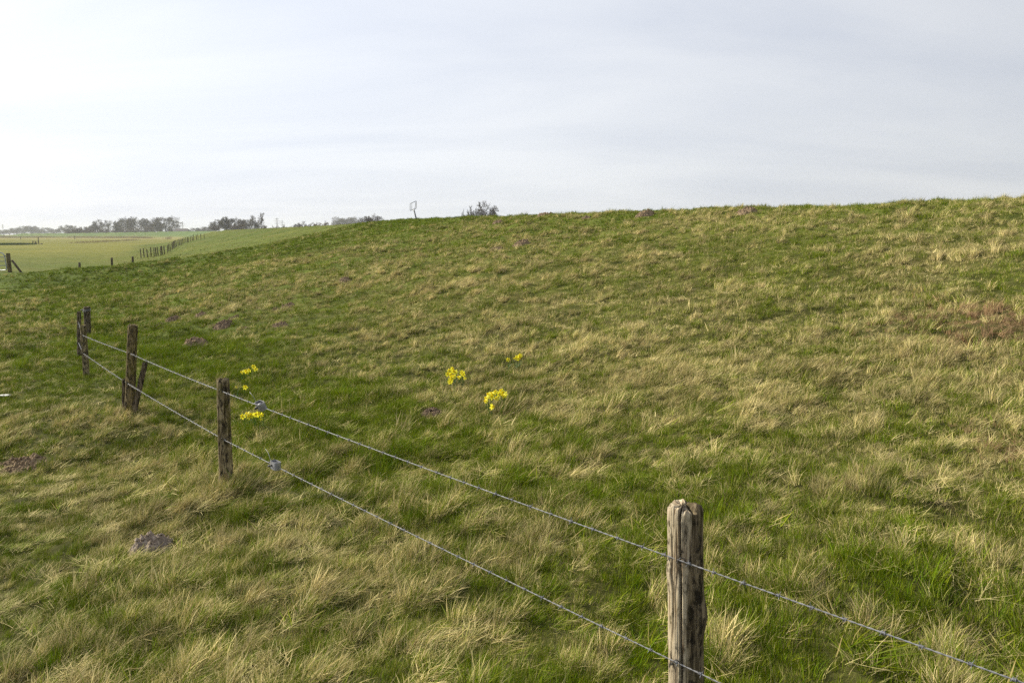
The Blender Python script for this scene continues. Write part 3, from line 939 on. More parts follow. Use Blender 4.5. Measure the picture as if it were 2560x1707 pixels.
# split stakes beside the tall post
def stake(tx, ty, bx, by, Y, w, mat, label, seed):
    b_, t_ = post_px(tx, ty, bx, by, Y)
    dep = Y*CP-(b_.z-CAMZ)*SP
    me_ = post_mesh(b_, t_, 0.5*w*dep/FPX, 0.46*w*dep/FPX, seed, mat, nang=24, nring=30, groove=.003, roughtop=.06, flat=.55)
    o = obj('wooden_stake', me_, loc=b_)
    tag(o, label, 'stake', 'split stakes by the tall post')
stake(363, 907, 339, 1012, Y3-0.02, 15, M_WOOD3, 'short split stake leaning right beside the tall mossy post', 81)
stake(309, 948, 309, 1020, Y3+0.10, 9, M_WOOD3, 'thin broken stake close against the left of the tall mossy post', 83)

# ================================================================== barbed wires
def catmull_sag(P, sag):
    pts = []
    for a_, b_, s_ in zip(P[:-1], P[1:], sag):
        n_ = max(2, int((b_-a_).length/0.012))
        for k in range(n_):
            t_ = k/n_
            pts.append(a_.lerp(b_, t_)-Vector((0, 0, 4*s_*t_*(1-t_))))
    pts.append(P[-1])
    return pts
def barb_mesh():
    b = MB()
    b.tube([Vector((-.007+.014*k/16, .0058*math.cos(k*1.5), .0058*math.sin(k*1.5))) for k in range(17)], .0017, 5)
    for a_, x_ in ((0.25, -.004), (0.25+math.pi, -.004), (1.75, .004), (1.75+math.pi, .004)):
        d_ = Vector((0.18*(1 if x_ > 0 else -1), math.cos(a_), math.sin(a_)))
        b.tube([Vector((x_, 0, 0))+d_*.004, Vector((x_, 0, 0))+d_*.019], [.0016, .0005], 5)
    return b.mesh('barb', M_WIRE)
BARB = barb_mesh()
def barbed_wire(P, sag, label, step, seed, skip=()):
    pts = catmull_sag(P, sag)
    b = MB()
    for ph in (0, math.pi):
        s_ = 0; prev = pts[0]; tw = []
        for i, p in enumerate(pts):
            s_ += (p-prev).length; prev = p
            t_ = (pts[min(i+1, len(pts)-1)]-pts[max(i-1, 0)]).normalized()
            a_ = Vector((0,0,1))-t_*t_.z; a_.normalize(); c_ = t_.cross(a_)
            an = s_/0.062*2*math.pi+ph
            tw.append(p+(a_*math.cos(an)+c_*math.sin(an))*.0018)
        b.tube(tw, .0016, 5)
    o = obj('barbed_wire', b.mesh('barbed_wire', M_WIRE))
    tag(o, label, 'barbed wire', 'barbed wires of the fence')
    q = random.Random(seed)
    s_ = 0; nxt = 0.05; prev = pts[0]
    for i, p in enumerate(pts[:-1]):
        s_ += (p-prev).length; prev = p
        if s_ >= nxt:
            nxt = s_+step*q.uniform(.9, 1.1)
            if any((p-k).length < .09 for k in skip): continue
            t_ = (pts[i+1]-pts[max(i-1, 0)]).normalized()
            bo = obj('barb', BARB, o)
            m_ = t_.to_track_quat('X', 'Z').to_matrix().to_4x4()
            bo.matrix_world = Matrix.Translation(p) @ m_ @ Matrix.Rotation(q.uniform(0, 6.28), 4, 'X')
    return o
def wp(px, py, Y, off):
    return atY(px, py, Y-off)
TOPW = [Vector((2.86, 0.73, CAMZ-1.334)), wp(1716, 1406, Y1, .085), wp(557, 979, Y2, .06), wp(326, 884, Y3, .065), wp(206, 838, Y4, .055), wp(196, 806, Y5, .05)]
LOWW = [Vector((2.86, 0.73, CAMZ-1.80)), wp(1702, 1660, Y1, .085), wp(562, 1100, Y2, .065), wp(320, 959, Y3, .065), wp(209, 884, Y4, .055), wp(196.5, 857, Y5, .05)]
def on_wire(P, px):
    """point of the span between post 2 and post 1 seen at photo column px"""
    a_, b_ = P[2], P[1]
    best = min((abs(((a_.lerp(b_, t_)).x)/((a_.lerp(b_, t_)).y*CP-((a_.lerp(b_, t_)).z-CAMZ)*SP)*FPX+1280-px), t_) for t_ in np.linspace(0, .5, 400))
    return a_.lerp(b_, best[1]), (b_-a_).normalized()
S_TOP, D_TOP = on_wire(TOPW, 652); S_LOW, D_LOW = on_wire(LOWW, 689)
barbed_wire(TOPW, [.0, .012, .008, .006, .004], 'upper strand of galvanised barbed wire running along the fence', .125, 5, skip=[S_TOP])
barbed_wire(LOWW, [.0, .012, .008, .006, .004], 'lower strand of galvanised barbed wire running along the fence', .125, 6, skip=[S_LOW])
for k, i in ((1, 1), (2, 2), (3, 3), (4, 4), (5, 5)):
    staple(POSTS[k][0], TOPW[i]+Vector((-.02, 0.004, 0))); staple(POSTS[k][0], LOWW[i]+Vector((-.02, 0.004, 0)))

# ================================================================== wire strainers
def strainer(c, d, label, roll, tail):
    root = empty('wire_strainer', c)
    L, Wd, Hh, th = .056, .030, .034, .003       # half length, half width, half height, wall
    def outline(l, w_):
        pts = []
        for cx_, cy_2, a0 in ((l-w_*.8, w_*.2, 0), (-(l-w_*.8), w_*.2, 90), (-(l-w_*.8), -w_*.2, 180), (l-w_*.8, -w_*.2, 270)):
            for k in range(7):
                a_ = R(a0+k*15); pts.append((cx_+w_*.8*math.cos(a_), cy_2+w_*.8*math.sin(a_)))
        return pts
    oo, ii = outline(L, Wd), outline(L-th, Wd-th)
    n_ = len(oo); vs = []; fs = []
    for z_ in (-Hh, Hh):
        vs += [(x, y, z_) for x, y in oo]; vs += [(x, y, z_) for x, y in ii]
    for k in range(n_):
        k2 = (k+1) % n_
        fs += [(k, k2, 2*n_+k2, 2*n_+k), (n_+k2, n_+k, 3*n_+k, 3*n_+k2), (k2, k, n_+k, n_+k2), (2*n_+k, 2*n_+k2, 3*n_+k2, 3*n_+k)]
    me_ = mesh('shell', vs, fs, M_STRAIN, smooth=False)
    sh = obj('shell', me_, root)
    # the round spool hole through both side walls
    cb = MB(); cb.tube([(.030, -.1, -.004), (.030, .1, -.004)], .014, 18)
    cut = obj('cutter', cb.mesh('cutter'))
    md = sh.modifiers.new('hole', 'BOOLEAN'); md.object = cut; md.operation = 'DIFFERENCE'
    dg = bpy.context.evaluated_depsgraph_get(); dg.update()
    nm = bpy.data.meshes.new_from_object(sh.evaluated_get(dg))
    sh.modifiers.clear(); sh.data = nm
    bpy.data.objects.remove(cut)
    b = MB(); b.tube([(-.012, -.030, 0), (-.012, .030, 0)], .013, 14); b.tube([(-.012, -.018, 0), (-.012, .018, 0)], .022, 14)
    obj('spool', b.mesh('spool', M_WIRE), root)
    b = MB(); b.tube([(-.055, -.040, -.018), (-.055, .036, -.018)], .010, 8)
    b.tube([(-.012, -.030, 0), (-.012, -.043, 0)], .008, 6)
    b.tube([(.030, -.0265, -.004), (.030, .0265, -.004)], .0138, 14)  # dark plug filling the hole, painted in for the shade inside
    obj('axle_and_hole_shade', b.mesh('axle_and_hole_shade', M_DARKMET), root)
    b = MB()
    b.tube([(-.06, 0, 0)]+[tuple(p) for p in tail], .0019, 5)
    b.tube([(-.085+.002*k, .006*math.cos(k*1.2), .006*math.sin(k*1.2)) for k in range(14)], .0018, 5)
    obj('loose_wire_end', b.mesh('loose_wire_end', M_WIRE), root)
    m_ = d.to_track_quat('X', 'Z').to_matrix().to_4x4()
    root.matrix_world = Matrix.Translation(c) @ m_ @ Matrix.Rotation(roll, 4, 'X') @ Matrix.Scale(.88, 4)
    tag(root, label, 'wire strainer', 'ratchet strainers on the fence wires')
strainer(S_TOP, D_TOP, 'grey metal ratchet strainer tilted on the upper barbed wire', R(24), [(-.08,.0,.02),(-.09,.01,.055),(-.12,.015,.085),(-.16,.02,.10)])
strainer(S_LOW, D_LOW, 'grey metal ratchet strainer on the lower barbed wire', R(-4), [(-.09,.0,.02),(-.12,.005,.045),(-.16,.01,.075),(-.20,.015,.085),(-.23,.02,.09)])

# ================================================================== daffodils
def flower_meshes():
    b = MB()
    for k in range(6):
        a_ = k*math.pi/3+(.1 if k % 2 else 0)
        ca, sa = math.cos(a_), math.sin(a_)
        pr = [(0.004,0,0),(.014,.0075,.002),(.024,.0085,.001),(.033,.004,-.004),(.036,0,-.005),(.033,-.004,-.004),(.024,-.0085,.001),(.014,-.0075,.002)]
        zt = .0008*(k % 2)
        vv = [(x*ca-y*sa, x*sa+y*ca, z+zt) for x, y, z in pr]
        mid_ = (.022*ca, .022*sa, .0045+zt)
        b.add(vv+[mid_], [(i, (i+1) % 8, 8) for i in range(8)])
    petals = b.mesh('flower', M_PETAL)
    b = MB(); vs = []; fs = []
    for z_, r_ in ((0,.007),(.010,.0085),(.020,.0105),(.026,.0145),(.025,.0128),(.018,.0088),(.004,.006)):
        for k in range(12):
            w_ = 1+(.10*(k % 2) if r_ > .012 else 0)
            vs.append((r_*w_*math.cos(k*math.pi/6), r_*w_*math.sin(k*math.pi/6), z_))
    for i in range(6):
        for k in range(12):
            fs.append((i*12+k, i*12+(k+1) % 12, (i+1)*12+(k+1) % 12, (i+1)*12+k))
    b.add(vs, fs)
    return petals, b.mesh('trumpet', M_TRUMP)
PETALS, TRUMPET = flower_meshes()
def leaf_mesh(seed):
    q = random.Random(seed)
    b = MB(); L = .24; w_ = .006; vs = []
    p = Vector((0,0,-.02)); th = .05
    for k in range(6):
        f = k/5
        ww = w_*(1-f**3)+.0006
        vs += [p+Vector((0,-ww,0.0)), p+Vector((.002,0,0)), p+Vector((0,ww,0))]
        th = .08+f*q.uniform(.5, .9)
        p = p+Vector((math.sin(th), 0, math.cos(th)))*(L/5)
    fs = []
    for k in range(5):
        fs += [(3*k,3*k+1,3*k+4,3*k+3), (3*k+1,3*k+2,3*k+5,3*k+4)]
    b.add(vs, fs)
    return b.mesh('leaf', M_DLEAF)
LEAVES = [leaf_mesh(k) for k in range(4)]
def daffodils(flowers, label, name='daffodil_clump', nleaf=16, fs=1.0, ground=None, hgt=.16, seed=1):
    q = random.Random(seed)
    cxp = sum(f[0] for f in flowers)/len(flowers); cyp = sum(f[1] for f in flowers)/len(flowers)
    # the clump stands where its flowers are one stem above the ground
    Y = None
    for yy in np.arange(4, 30, .02):
        p = atY(cxp, cyp, yy)
        if p.z-tz(p.x, p.y) < hgt: Y = yy; break
    c = atY(cxp, cyp, Y); base = Vector((c.x, c.y, tz(c.x, c.y)))
    root = empty(name, base)
    tag(root, label, 'daffodils' if len(flowers) > 1 else 'daffodil', 'daffodils on the slope')
    for (px, py, s_) in flowers:
        yy = Y-(py-cyp)*0.009*(Y/8)+q.uniform(-.03, .03)
        p = atY(px, py, yy)
        if p.z-tz(p.x, p.y) < .06: p.z = tz(p.x, p.y)+.06
        lp = p-base
        az = q.uniform(-2.6, -0.5)
        dirv = Vector((math.cos(az), math.sin(az), q.uniform(.05, .8))).normalized()
        if s_ < .5: dirv = Vector((q.uniform(-.6, .6), -.3, 1)).normalized()
        f_ = obj('flower', PETALS, root)
        quat = dirv.to_track_quat('Z', 'Y')
        sc_ = fs*s_*q.uniform(.92, 1.1)
        f_.matrix_local = Matrix.Translation(lp) @ quat.to_matrix().to_4x4() @ Matrix.Rotation(q.uniform(0, 1), 4, 'Z') @ Matrix.Scale(sc_, 4)
        obj('trumpet', TRUMPET, f_)
        gp = Vector((p.x*.6+base.x*.4, p.y*.6+base.y*.4, 0)); gp.z = tz(gp.x, gp.y)-.02
        st = MB()
        nk = lp-dirv*.012
        g0 = gp-base
        st.tube([g0, g0.lerp(nk, .5)+Vector((0,0,.01)), nk+Vector((0,0,.008))-dirv*.008, nk, lp], [.003,.0028,.0024,.0024,.002], 5)
        sm = obj('stem', st.mesh('stem', M_DLEAF), root)
    spread = max(.03, max(abs(f[0]-cxp) for f in flowers)*Y/FPX)
    for k in range(nleaf):
        x_ = base.x+q.uniform(-1, 1)*spread; y_ = base.y+q.uniform(-.8, .8)*spread*.7
        l_ = obj('leaf', LEAVES[k % 4], root)
        l_.location = Vector((x_, y_, tz(x_, y_)))-base
        l_.rotation_euler = (0, q.uniform(-.1, .25), q.uniform(0, 6.28))
        s_ = q.uniform(.45, .72); l_.scale = (s_, s_, s_)
def fl(ox, oy, k, L): return [(ox+x/k, oy+y/k, s_) for x, y, s_ in L]
daffodils(fl(560,880,4.61,[(215,740,1),(275,712,1),(292,745,1),(312,722,.9),(330,735,1),(358,722,1),(388,715,1),(430,722,.9),(426,775,.5)]),
    'yellow daffodils beside the mid fence post, just under the upper strainer', nleaf=26, seed=3)
daffodils(fl(560,880,4.61,[(214,232,1),(244,222,1),(270,236,1),(284,212,1),(338,168,1),(362,196,1)]), 'yellow daffodils behind the mid fence post, farthest up of its three groups', nleaf=14, seed=4)
daffodils(fl(560,880,4.61,[(242,405,1),(140,405,.45)]), 'single small daffodil with a bud between the two groups behind the mid fence post', 'daffodil_plant', 5, seed=5)
daffodils(fl(1040,840,7.128,[(640,582,1),(596,622,1),(655,628,1),(708,645,1),(560,680,1),(612,682,1),(680,722,1),(635,742,1),(612,790,1),(602,818,.9),(818,650,1),(838,684,.9),(775,738,1),(870,750,.6)]),
    'bright yellow daffodil clump on the open slope, left of the other large clump', nleaf=28, seed=6)
daffodils(fl(1040,840,7.128,[(1298,1040,1),(1262,1108,1),(1250,1160,.8),(1345,1085,1),(1362,1032,1),(1420,1002,1),(1440,1112,.9),(1480,1035,1),(1522,985,1),(1545,1025,1),(1592,1042,1),(1570,1066,1)]),
    'bright yellow daffodil clump on the open slope, lowest and widest of three', nleaf=30, seed=7)
daffodils(fl(1040,840,7.128,[(1350,1257,1)]), 'single daffodil just below the widest clump on the open slope', 'daffodil_plant', 3, seed=8, hgt=.12)
daffodils(fl(1040,840,7.128,[(1800,385,1),(1828,396,1),(1858,348,1),(1850,368,.9),(1745,402,.45)]), 'small daffodil clump highest on the open slope', nleaf=12, seed=9)
daffodils(fl(1040,840,7.128,[(1642,420,.9)]), 'single daffodil left of the highest small clump', 'daffodil_plant', 4, seed=10)

# white scrap lying at the left edge
g = ground_at(4, 994)
b = MB()
sx = []
for k in range(9):
    x_ = -.16+.04*k*.9
    sx.append([(x_, -.028+.004*math.sin(k*2), .035+.006*math.sin(k*1.7)), (x_, .0, .047+.004*math.cos(k*2.3)), (x_, .03, .038+.007*math.sin(k*1.1+1))])
vs = [v for row in sx for v in row]; vs += [(x, y, z-.012) for x, y, z in vs]
fs = []
for k in range(8):
    for j in range(2):
        a0 = k*3+j
        fs += [(a0, a0+3, a0+4, a0+1), (27+a0, 27+a0+1, 27+a0+4, 27+a0+3)]
    fs += [(k*3, 27+k*3, 27+k*3+3, k*3+3), (k*3+2, k*3+5, 27+k*3+5, 27+k*3+2)]
fs += [(0,1,28,27),(1,2,29,28),(24,51,52,25),(25,52,53,26)]
o = obj('plastic_scrap', mesh('plastic_scrap', vs, fs, M_WHITE), loc=g)
tag(o, 'white crumpled scrap lying in the grass at the left edge', 'scrap')

# ================================================================== bent sign frame on the crest
SY = 38.4
gs = Vector((0,0,0))
foot = atY(1041, 548, SY); 
top_ = atY(1034, 523, SY)
root = empty('sign_frame', Vector((foot.x, foot.y, tz(foot.x, foot.y))))
def lp_(px, py, dy=0.0): return atY(px, py, SY+dy)-root.location
b = MB(); dirp = (lp_(1034, 522.5)-lp_(1041, 548)).normalized()
b.tube([lp_(1041, 548)-dirp*.35, lp_(1034, 522.5)], .036, 10)
obj('post', b.mesh('post', M_SIGN), root)
def stadium(p0, p1, p2, p3, n_=6):
    """closed loop with rounded corners"""
    P_ = [p0, p1, p2, p3]; out = []
    for i in range(4):
        a_, c_, d_ = P_[i-1], P_[i], P_[(i+1) % 4]
        r_ = min(.05, (a_-c_).length*.45, (d_-c_).length*.45)
        u_, v_ = c_+(a_-c_).normalized()*r_, c_+(d_-c_).normalized()*r_
        for k in range(n_+1):
            t_ = k/n_
            out.append(u_*(1-t_)**2+c_*2*t_*(1-t_)+v_*t_*t_)
    return out+[out[0]]
b = MB(); b.tube(stadium(lp_(1025.3, 509.5,-.10), lp_(1040.8, 502.5,.28), lp_(1040.8, 521.0,.28), lp_(1025.3, 527.0,-.10)), .0135, 8, cap=False)
obj('outer_hoop', b.mesh('outer_hoop', M_SIGN), root)
b = MB(); b.tube([lp_(1029.3, 509,-.02), lp_(1029.6, 525.5,-.02)], .011, 8)
obj('upright_bar', b.mesh('upright_bar', M_SIGN), root)
b = MB(); b.tube([lp_(1037.6, 504,.2), lp_(1039.0, 509,.22), lp_(1038.4, 515,.22), lp_(1037.3, 522,.2)], .011, 8)
obj('upright_bar', b.mesh('upright_bar', M_SIGN), root)
tag(root, 'empty metal sign frame on a leaning post on the dike crest', 'sign frame')

# ================================================================== far fences and gates
def simple_post(name, base, h, r_, lean, mat, label, cat, group=None, seed=0):
    q = random.Random(seed)
    b = MB(); pts = []; rr3 = []
    for k in range(5):
        f = k/4
        pts.append(Vector((lean[0]*f*h, lean[1]*f*h, -.3+f*(h+.3)))); rr3.append(r_*q.uniform(.88, 1.12))
    pts.append(pts[-1]+Vector((0, 0, .02))); rr3.append(r_*.7)
    b.tube(pts, rr3, 8)
    o = obj(name, b.mesh(name, mat), loc=base)
    tag(o, label, cat, group)
    return o
row = [(140,915),(220,893),(315,890),(405,880),(490,875),(540,865),(600,855),(668,848),(705,828),(760,808),(845,762),(882,738),(918,722),(965,690),(992,662),(1022,652),(1055,630),(1088,612),(1130,585),
       (1165,575),(1205,572),(1262,540),(1300,522),(1340,505),(1372,498),(1402,488),(1452,470),(1512,452),(1545,440),(1625,425),(1660,418),(1735,412),(1825,405)]
qr = random.Random(3)
for k, (x_, y_) in enumerate(row):
    g = ground_at(340+x_/10.69, 560+y_/10.69)
    thick = 0.10 if k not in (19, 20) else .15
    simple_post('far_fence_post', g, qr.uniform(.78, .98) if k > 1 else .9, thick*qr.uniform(.42, .6), (qr.uniform(-.10, .03), qr.uniform(-.05, .05)), M_WOOD3,
                'dark post in the far fence row, %s from its near end' % ordinal(k), 'fence post', 'posts of the far fence row', k)
for (px, py, Yp, lab) in ((197,657,46.5,'dark post top peeking over the ramp, leftmost of three'), (277.5,645,48.5,'leaning dark post top over the ramp, middle of three'), (330,642,50.5,'dark post top over the ramp, next to the far fence row')):
    p = atY(px, py, Yp); zb = tz(p.x, p.y)
    simple_post('far_fence_post', Vector((p.x, p.y, zb)), p.z-zb, .075, (0.05, 0), M_WOOD3, lab, 'fence post', 'post tops beyond the ramp', int(px))
for (px, py0, py1, lab) in ((103,587,594,'tiny far post right of the small field gate'), (187,590,598,'tiny far post before the reed strip'), (52,592,599,'tiny far post left of the small field gate')):
    g = ground_at(px, py1, 900)
    dep = g.y
    simple_post('far_fence_post', g, (py1-py0)*dep/FPX, .14, (0, 0), M_WOOD3, lab, 'fence post', 'lone posts far in the pasture', int(px))
# near field gate at the left edge
GY = 49.0
def gp(px, py, dy=0): return atY(px, py, GY+dy)
gpb = gp(25, 680); gpb.z = tz(gpb.x, gpb.y)
o = obj('gate_post', post_mesh(gpb, Vector((gpb.x-.02, gpb.y, gp(24, 633).z)), .125, .115, 91, M_WOOD2, nang=24, nring=24), loc=gpb)
tag(o, 'thick square wooden gate post at the left edge', 'gate post')
b = MB(); p0 = gp(30, 651); p1 = gp(55, 677); p1.z = tz(p1.x, p1.y)-.1
b.tube([p0-gpb, p1-gpb], [.07, .065], 10)
obj('diagonal_brace', b.mesh('diagonal_brace', M_WOOD3), o)
groot = empty('field_gate', gp(16, 682)); groot.location.z = tz(groot.location.x, groot.location.y)
zt_, zb_ = gp(8, 631.5).z-groot.location.z, .12
b = MB()
b.tube([(-3.0,0,zt_),(-.30,0,zt_),(-.16,0,zt_-.03),(-.05,0,zt_-.13),(0,0,zt_-.30),(.05,0,zb_+.2),(.03,0,zb_+.05),(-.05,0,zb_),(-3.0,0,zb_),(-3.0,0,zt_)], .030, 10)
obj('outer_frame', b.mesh('outer_frame', M_GATE), groot)
for f in (.26, .50, .74):
    b = MB(); z_ = zb_+(zt_-zb_)*f
    b.tube([(-3.0,0,z_),(.02,0,z_)], .022, 8)
    obj('rail', b.mesh('rail', M_GATE), groot)
b = MB(); b.tube([(-.0,0,zt_-.22),(.18,0,zt_-.22)], .028, 8)
obj('hinge', b.mesh('hinge', M_DARKMET), groot)
tag(groot, 'grey tubular metal field gate cut off by the left edge', 'gate')
# small gate farther out
g0 = ground_at(90, 611)
sroot = empty('small_field_gate', g0); k_ = g0.y/FPX
for (dx, h_, lean_) in ((-7, 9, -.05), (-1, 8, .02), (7.5, 17, -.06)):
    b = MB(); b.tube([(dx*k_, 0, -.2), (dx*k_+lean_*h_*k_, 0, h_*k_)], [.10, .085], 8)
    obj('post', b.mesh('post', M_WOOD3), sroot)
for z_ in (1.5, 4.2, 7.5):
    b = MB(); b.tube([(-7*k_, -.06, z_*k_), (7.3*k_, -.06, (z_+.5)*k_)], .035, 6)
    obj('rail', b.mesh('rail', M_WOOD3), sroot)
b = MB(); b.tube([(-6*k_, .2, .12), (-2*k_, .25, .22), (2*k_, .1, .1)], [.1, .22, .08], 7); b.tube([(9*k_, .2, .05), (13*k_, .3, .1), (15*k_,.3,.05)], [.05, .18, .05], 7)
obj('fallen_log', b.mesh('fallen_log', M_WOOD3), sroot)
tag(sroot, 'small dark wooden gate standing alone in the pasture', 'gate')

# ================================================================== trees
def tree_meshes(name, seed, kind):
    """unit tree 10 m high: trunk with limbs, crown of twigs"""
    q = random.Random(seed)
    tr, cr = MB(), MB()
    cnt = [0]
    def branch(p, d, L, r_, lev, up):
        n_ = 3 if lev < 3 else 2
        pts = [p]; rad = [max(r_, .035)]
        for k in range(n_):
            d = (d+Vector((q.uniform(-1,1), q.uniform(-1,1), q.uniform(-.5,1)*up))*(.22 if lev else .06)).normalized()
            p = p+d*(L/n_); pts.append(p); rad.append(max(.030 if lev > 1 else .05, r_*(1-.62*(k+1)/n_)))
        (tr if lev < 2 else cr).tube(pts, rad, 6 if lev < 1 else (4 if lev < 2 else 3), cap=False)
        return pts
    def grow(p, d, L, r_, lev):
        pts = branch(p, d, L, r_, lev, SHAPE['up'])
        if lev >= SHAPE['lev']: return
        nc = SHAPE['nc'][lev]
        for c in range(nc):
            f = SHAPE['f0'][lev]+(1-SHAPE['f0'][lev])*(c+q.uniform(.2, .8))/nc
            m_ = len(pts)-1; i = min(int(f*m_), m_-1); t_ = f*m_-i
            o_ = pts[i].lerp(pts[i+1], t_)
            ax = (pts[i+1]-pts[i]).normalized()
            side = ax.orthogonal().normalized()
            side = Matrix.Rotation(c*2.4+q.uniform(-.5, .5), 3, ax) @ side
            sp = SHAPE['sp'][lev]*q.uniform(.75, 1.25)
            nd = (ax*math.cos(sp)+side*math.sin(sp)).normalized()
            grow(o_, nd, L*SHAPE['lr'][lev]*q.uniform(.75, 1.15)*(1.15-.45*f), max(.014, r_*.5*(1.1-.45*f)), lev+1)
    if kind == 'oak':
        SHAPE = dict(up=.35, lev=4, nc=(11, 7, 7, 5), f0=(.24, .25, .2, .2), sp=(.95, .8, .75, .7), lr=(.62, .62, .68, .75))
        grow(Vector((0,0,0)), Vector((0,0,1)), 7.2, .28, 0)
    elif kind == 'tall':
        SHAPE = dict(up=.7, lev=4, nc=(16, 6, 6, 5), f0=(.25, .2, .2, .2), sp=(.6, .65, .7, .7), lr=(.40, .6, .68, .75))
        grow(Vector((0,0,0)), Vector((0,0,1)), 9.0, .22, 0)
    elif kind == 'sparse':
        SHAPE = dict(up=.7, lev=4, nc=(11, 5, 5, 4), f0=(.35, .2, .2, .2), sp=(.55, .6, .7, .7), lr=(.42, .6, .6, .6))
        grow(Vector((0,0,0)), Vector((0,0,1)), 8.6, .20, 0)
    elif kind == 'willow':
        SHAPE = dict(up=.8, lev=4, nc=(7, 5, 4, 3), f0=(.18, .15, .2, .2), sp=(.40, .5, .55, .6), lr=(.50, .55, .55, .55))
        for k in range(8):
            a_ = k*2.4; s_ = q.uniform(.05, .62)
            grow(Vector((math.cos(a_)*.25, math.sin(a_)*.25, 0)), Vector((math.cos(a_)*s_, math.sin(a_)*s_, 1)).normalized(), q.uniform(6.2, 8.6), .12, 0)
    elif kind == 'bush':
        SHAPE = dict(up=.6, lev=3, nc=(8, 8, 6), f0=(.12, .15, .2), sp=(.5, .6, .6), lr=(.5, .55, .55))
        for k in range(14):
            a_ = k*2.4; s_ = q.uniform(.15, 1.0)
            grow(Vector((math.cos(a_)*.9*s_, math.sin(a_)*.9*s_, 0)), Vector((math.cos(a_)*s_, math.sin(a_)*s_, 1)).normalized(), q.uniform(5.2, 8.2), .07, 0)
    ivy = None
    return tr.mesh('trunk', M_BARK), cr
TREES = {}
for nm, kd, sd, mt in (('oak_a','oak',1,M_TWIG),('oak_b','oak',2,M_TWIG),('tall_a','tall',3,M_TWIG),('tall_b','tall',4,M_TWIGB),('sparse_a','sparse',5,M_TWIG),
                       ('willow_a','willow',6,M_TWIGY),('willow_b','willow',7,M_TWIG),('bush_a','bush',8,M_TWIGB),('bush_b','bush',9,M_TWIGY)):
    t_, c_ = tree_meshes(nm, sd, kd)
    cm = c_.mesh('crown', mt, smooth=False)
    zs_ = [v[2] for v in c_.v]; xs_ = [abs(v[0]) for v in c_.v]
    TREES[nm] = (t_, cm, max(zs_), sorted(xs_)[int(len(xs_)*.98)])
def ivy_mesh(seed):
    q = random.Random(seed); b = MB()
    for k in range(2600):
        h_ = q.uniform(.8, 9.2); rr3 = (1.5 if h_ > 3.5 else .8)*(1-.35*(h_/9.2))*math.sqrt(q.uniform(.1, 1))*(1+.3*math.sin(h_*2.3)); a_ = q.uniform(0, 6.28)
        c_ = Vector((rr3*math.cos(a_), rr3*math.sin(a_), h_)); s_ = q.uniform(.10, .24)
        u_ = Vector((q.gauss(0,1), q.gauss(0,1), q.gauss(0,1))).normalized(); v_ = u_.orthogonal().normalized()
        b.add([c_+u_*s_, c_+v_*s_, c_-u_*s_, c_-v_*s_], [(0,1,2,3)])
    return b.mesh('ivy', M_IVY, smooth=False)
IVY = ivy_mesh(4)
def tree(kind, px, topy, Y, wpx, label, group, ivy=False, seed=0, name='bare_tree', sink=0.0):
    t_, c_, H0, W0 = TREES[kind]
    p = atY(px, 600, Y)
    zb = tz(p.x, p.y)-sink
    topz = atY(px, topy, Y).z
    sz = (topz-zb)/H0
    sw = 0.5*wpx*Y/FPX/W0 if wpx else sz
    r = empty(name, Vector((p.x, p.y, zb)))
    r.rotation_euler = (0, 0, seed*1.7)
    r.scale = (sw, sw, sz)
    obj('trunk', t_, r); obj('crown', c_, r)
    if ivy: obj('ivy', IVY, r)
    tag(r, label, 'tree' if name == 'bare_tree' else 'bush', group)
G1, GL, GM, GR_ = 'trees of the grove in the pasture', 'trees of the far left treeline', 'trees of the thicket behind the dike bend', 'trees beyond the dike crest'
YG = 640
tree('oak_a', 247, 546, YG, 30, 'pale open bare tree standing apart at the left of the grove', G1, seed=1)
tree('sparse_a', 275, 550, YG+30, 24, 'thin pale bare tree second from the left in the grove', G1, seed=2)
tree('tall_a', 293, 551, YG-10, 20, 'dark ivy covered tree in the grove', G1, True, seed=3)
tree('oak_b', 316, 540, YG, 36, 'branching bare tree right of the ivy covered tree', G1, seed=4)
tree('tall_b', 328, 544, YG+20, 22, 'brownish bare tree just left of the tallest slender tree in the grove', G1, seed=5)
tree('sparse_a', 341, 541, YG, 24, 'tallest slender bare tree in the middle of the grove', G1, seed=6)
tree('tall_a', 361, 544, YG+15, 26, 'dense bare tree in the right half of the grove', G1, seed=7)
tree('oak_a', 383, 542, YG, 34, 'bare tree left of the big round tree in the grove', G1, seed=8)
tree('oak_b', 418, 537, YG-20, 60, 'big round bare tree at the right end of the grove', G1, seed=9)
tree('tall_b', 400, 556, YG-10, 26, 'low brownish tree under the big round one in the grove', G1, seed=10)
for k, (px, ty, w_) in enumerate(((178,571,30),(196,568,30),(211,565,30),(226,571,30),(262,569,40),(303,567,44),(340,567,44),(372,565,44),(432,570,36))):
    tree('bush_a', px, ty, YG-25+(k % 3)*8, w_, ('low brown bush left of the grove, %s from the left' % ordinal(k) if k < 4 else 'low brown bush under the grove trees, %s from the left' % ordinal(k-4)), 'bushes left of the grove' if k < 4 else 'bushes under the grove', seed=k, name='bare_bush')
LT = sorted((4,25,44,62,78,90,105,120,139,157,178,222,236,10,36,96))
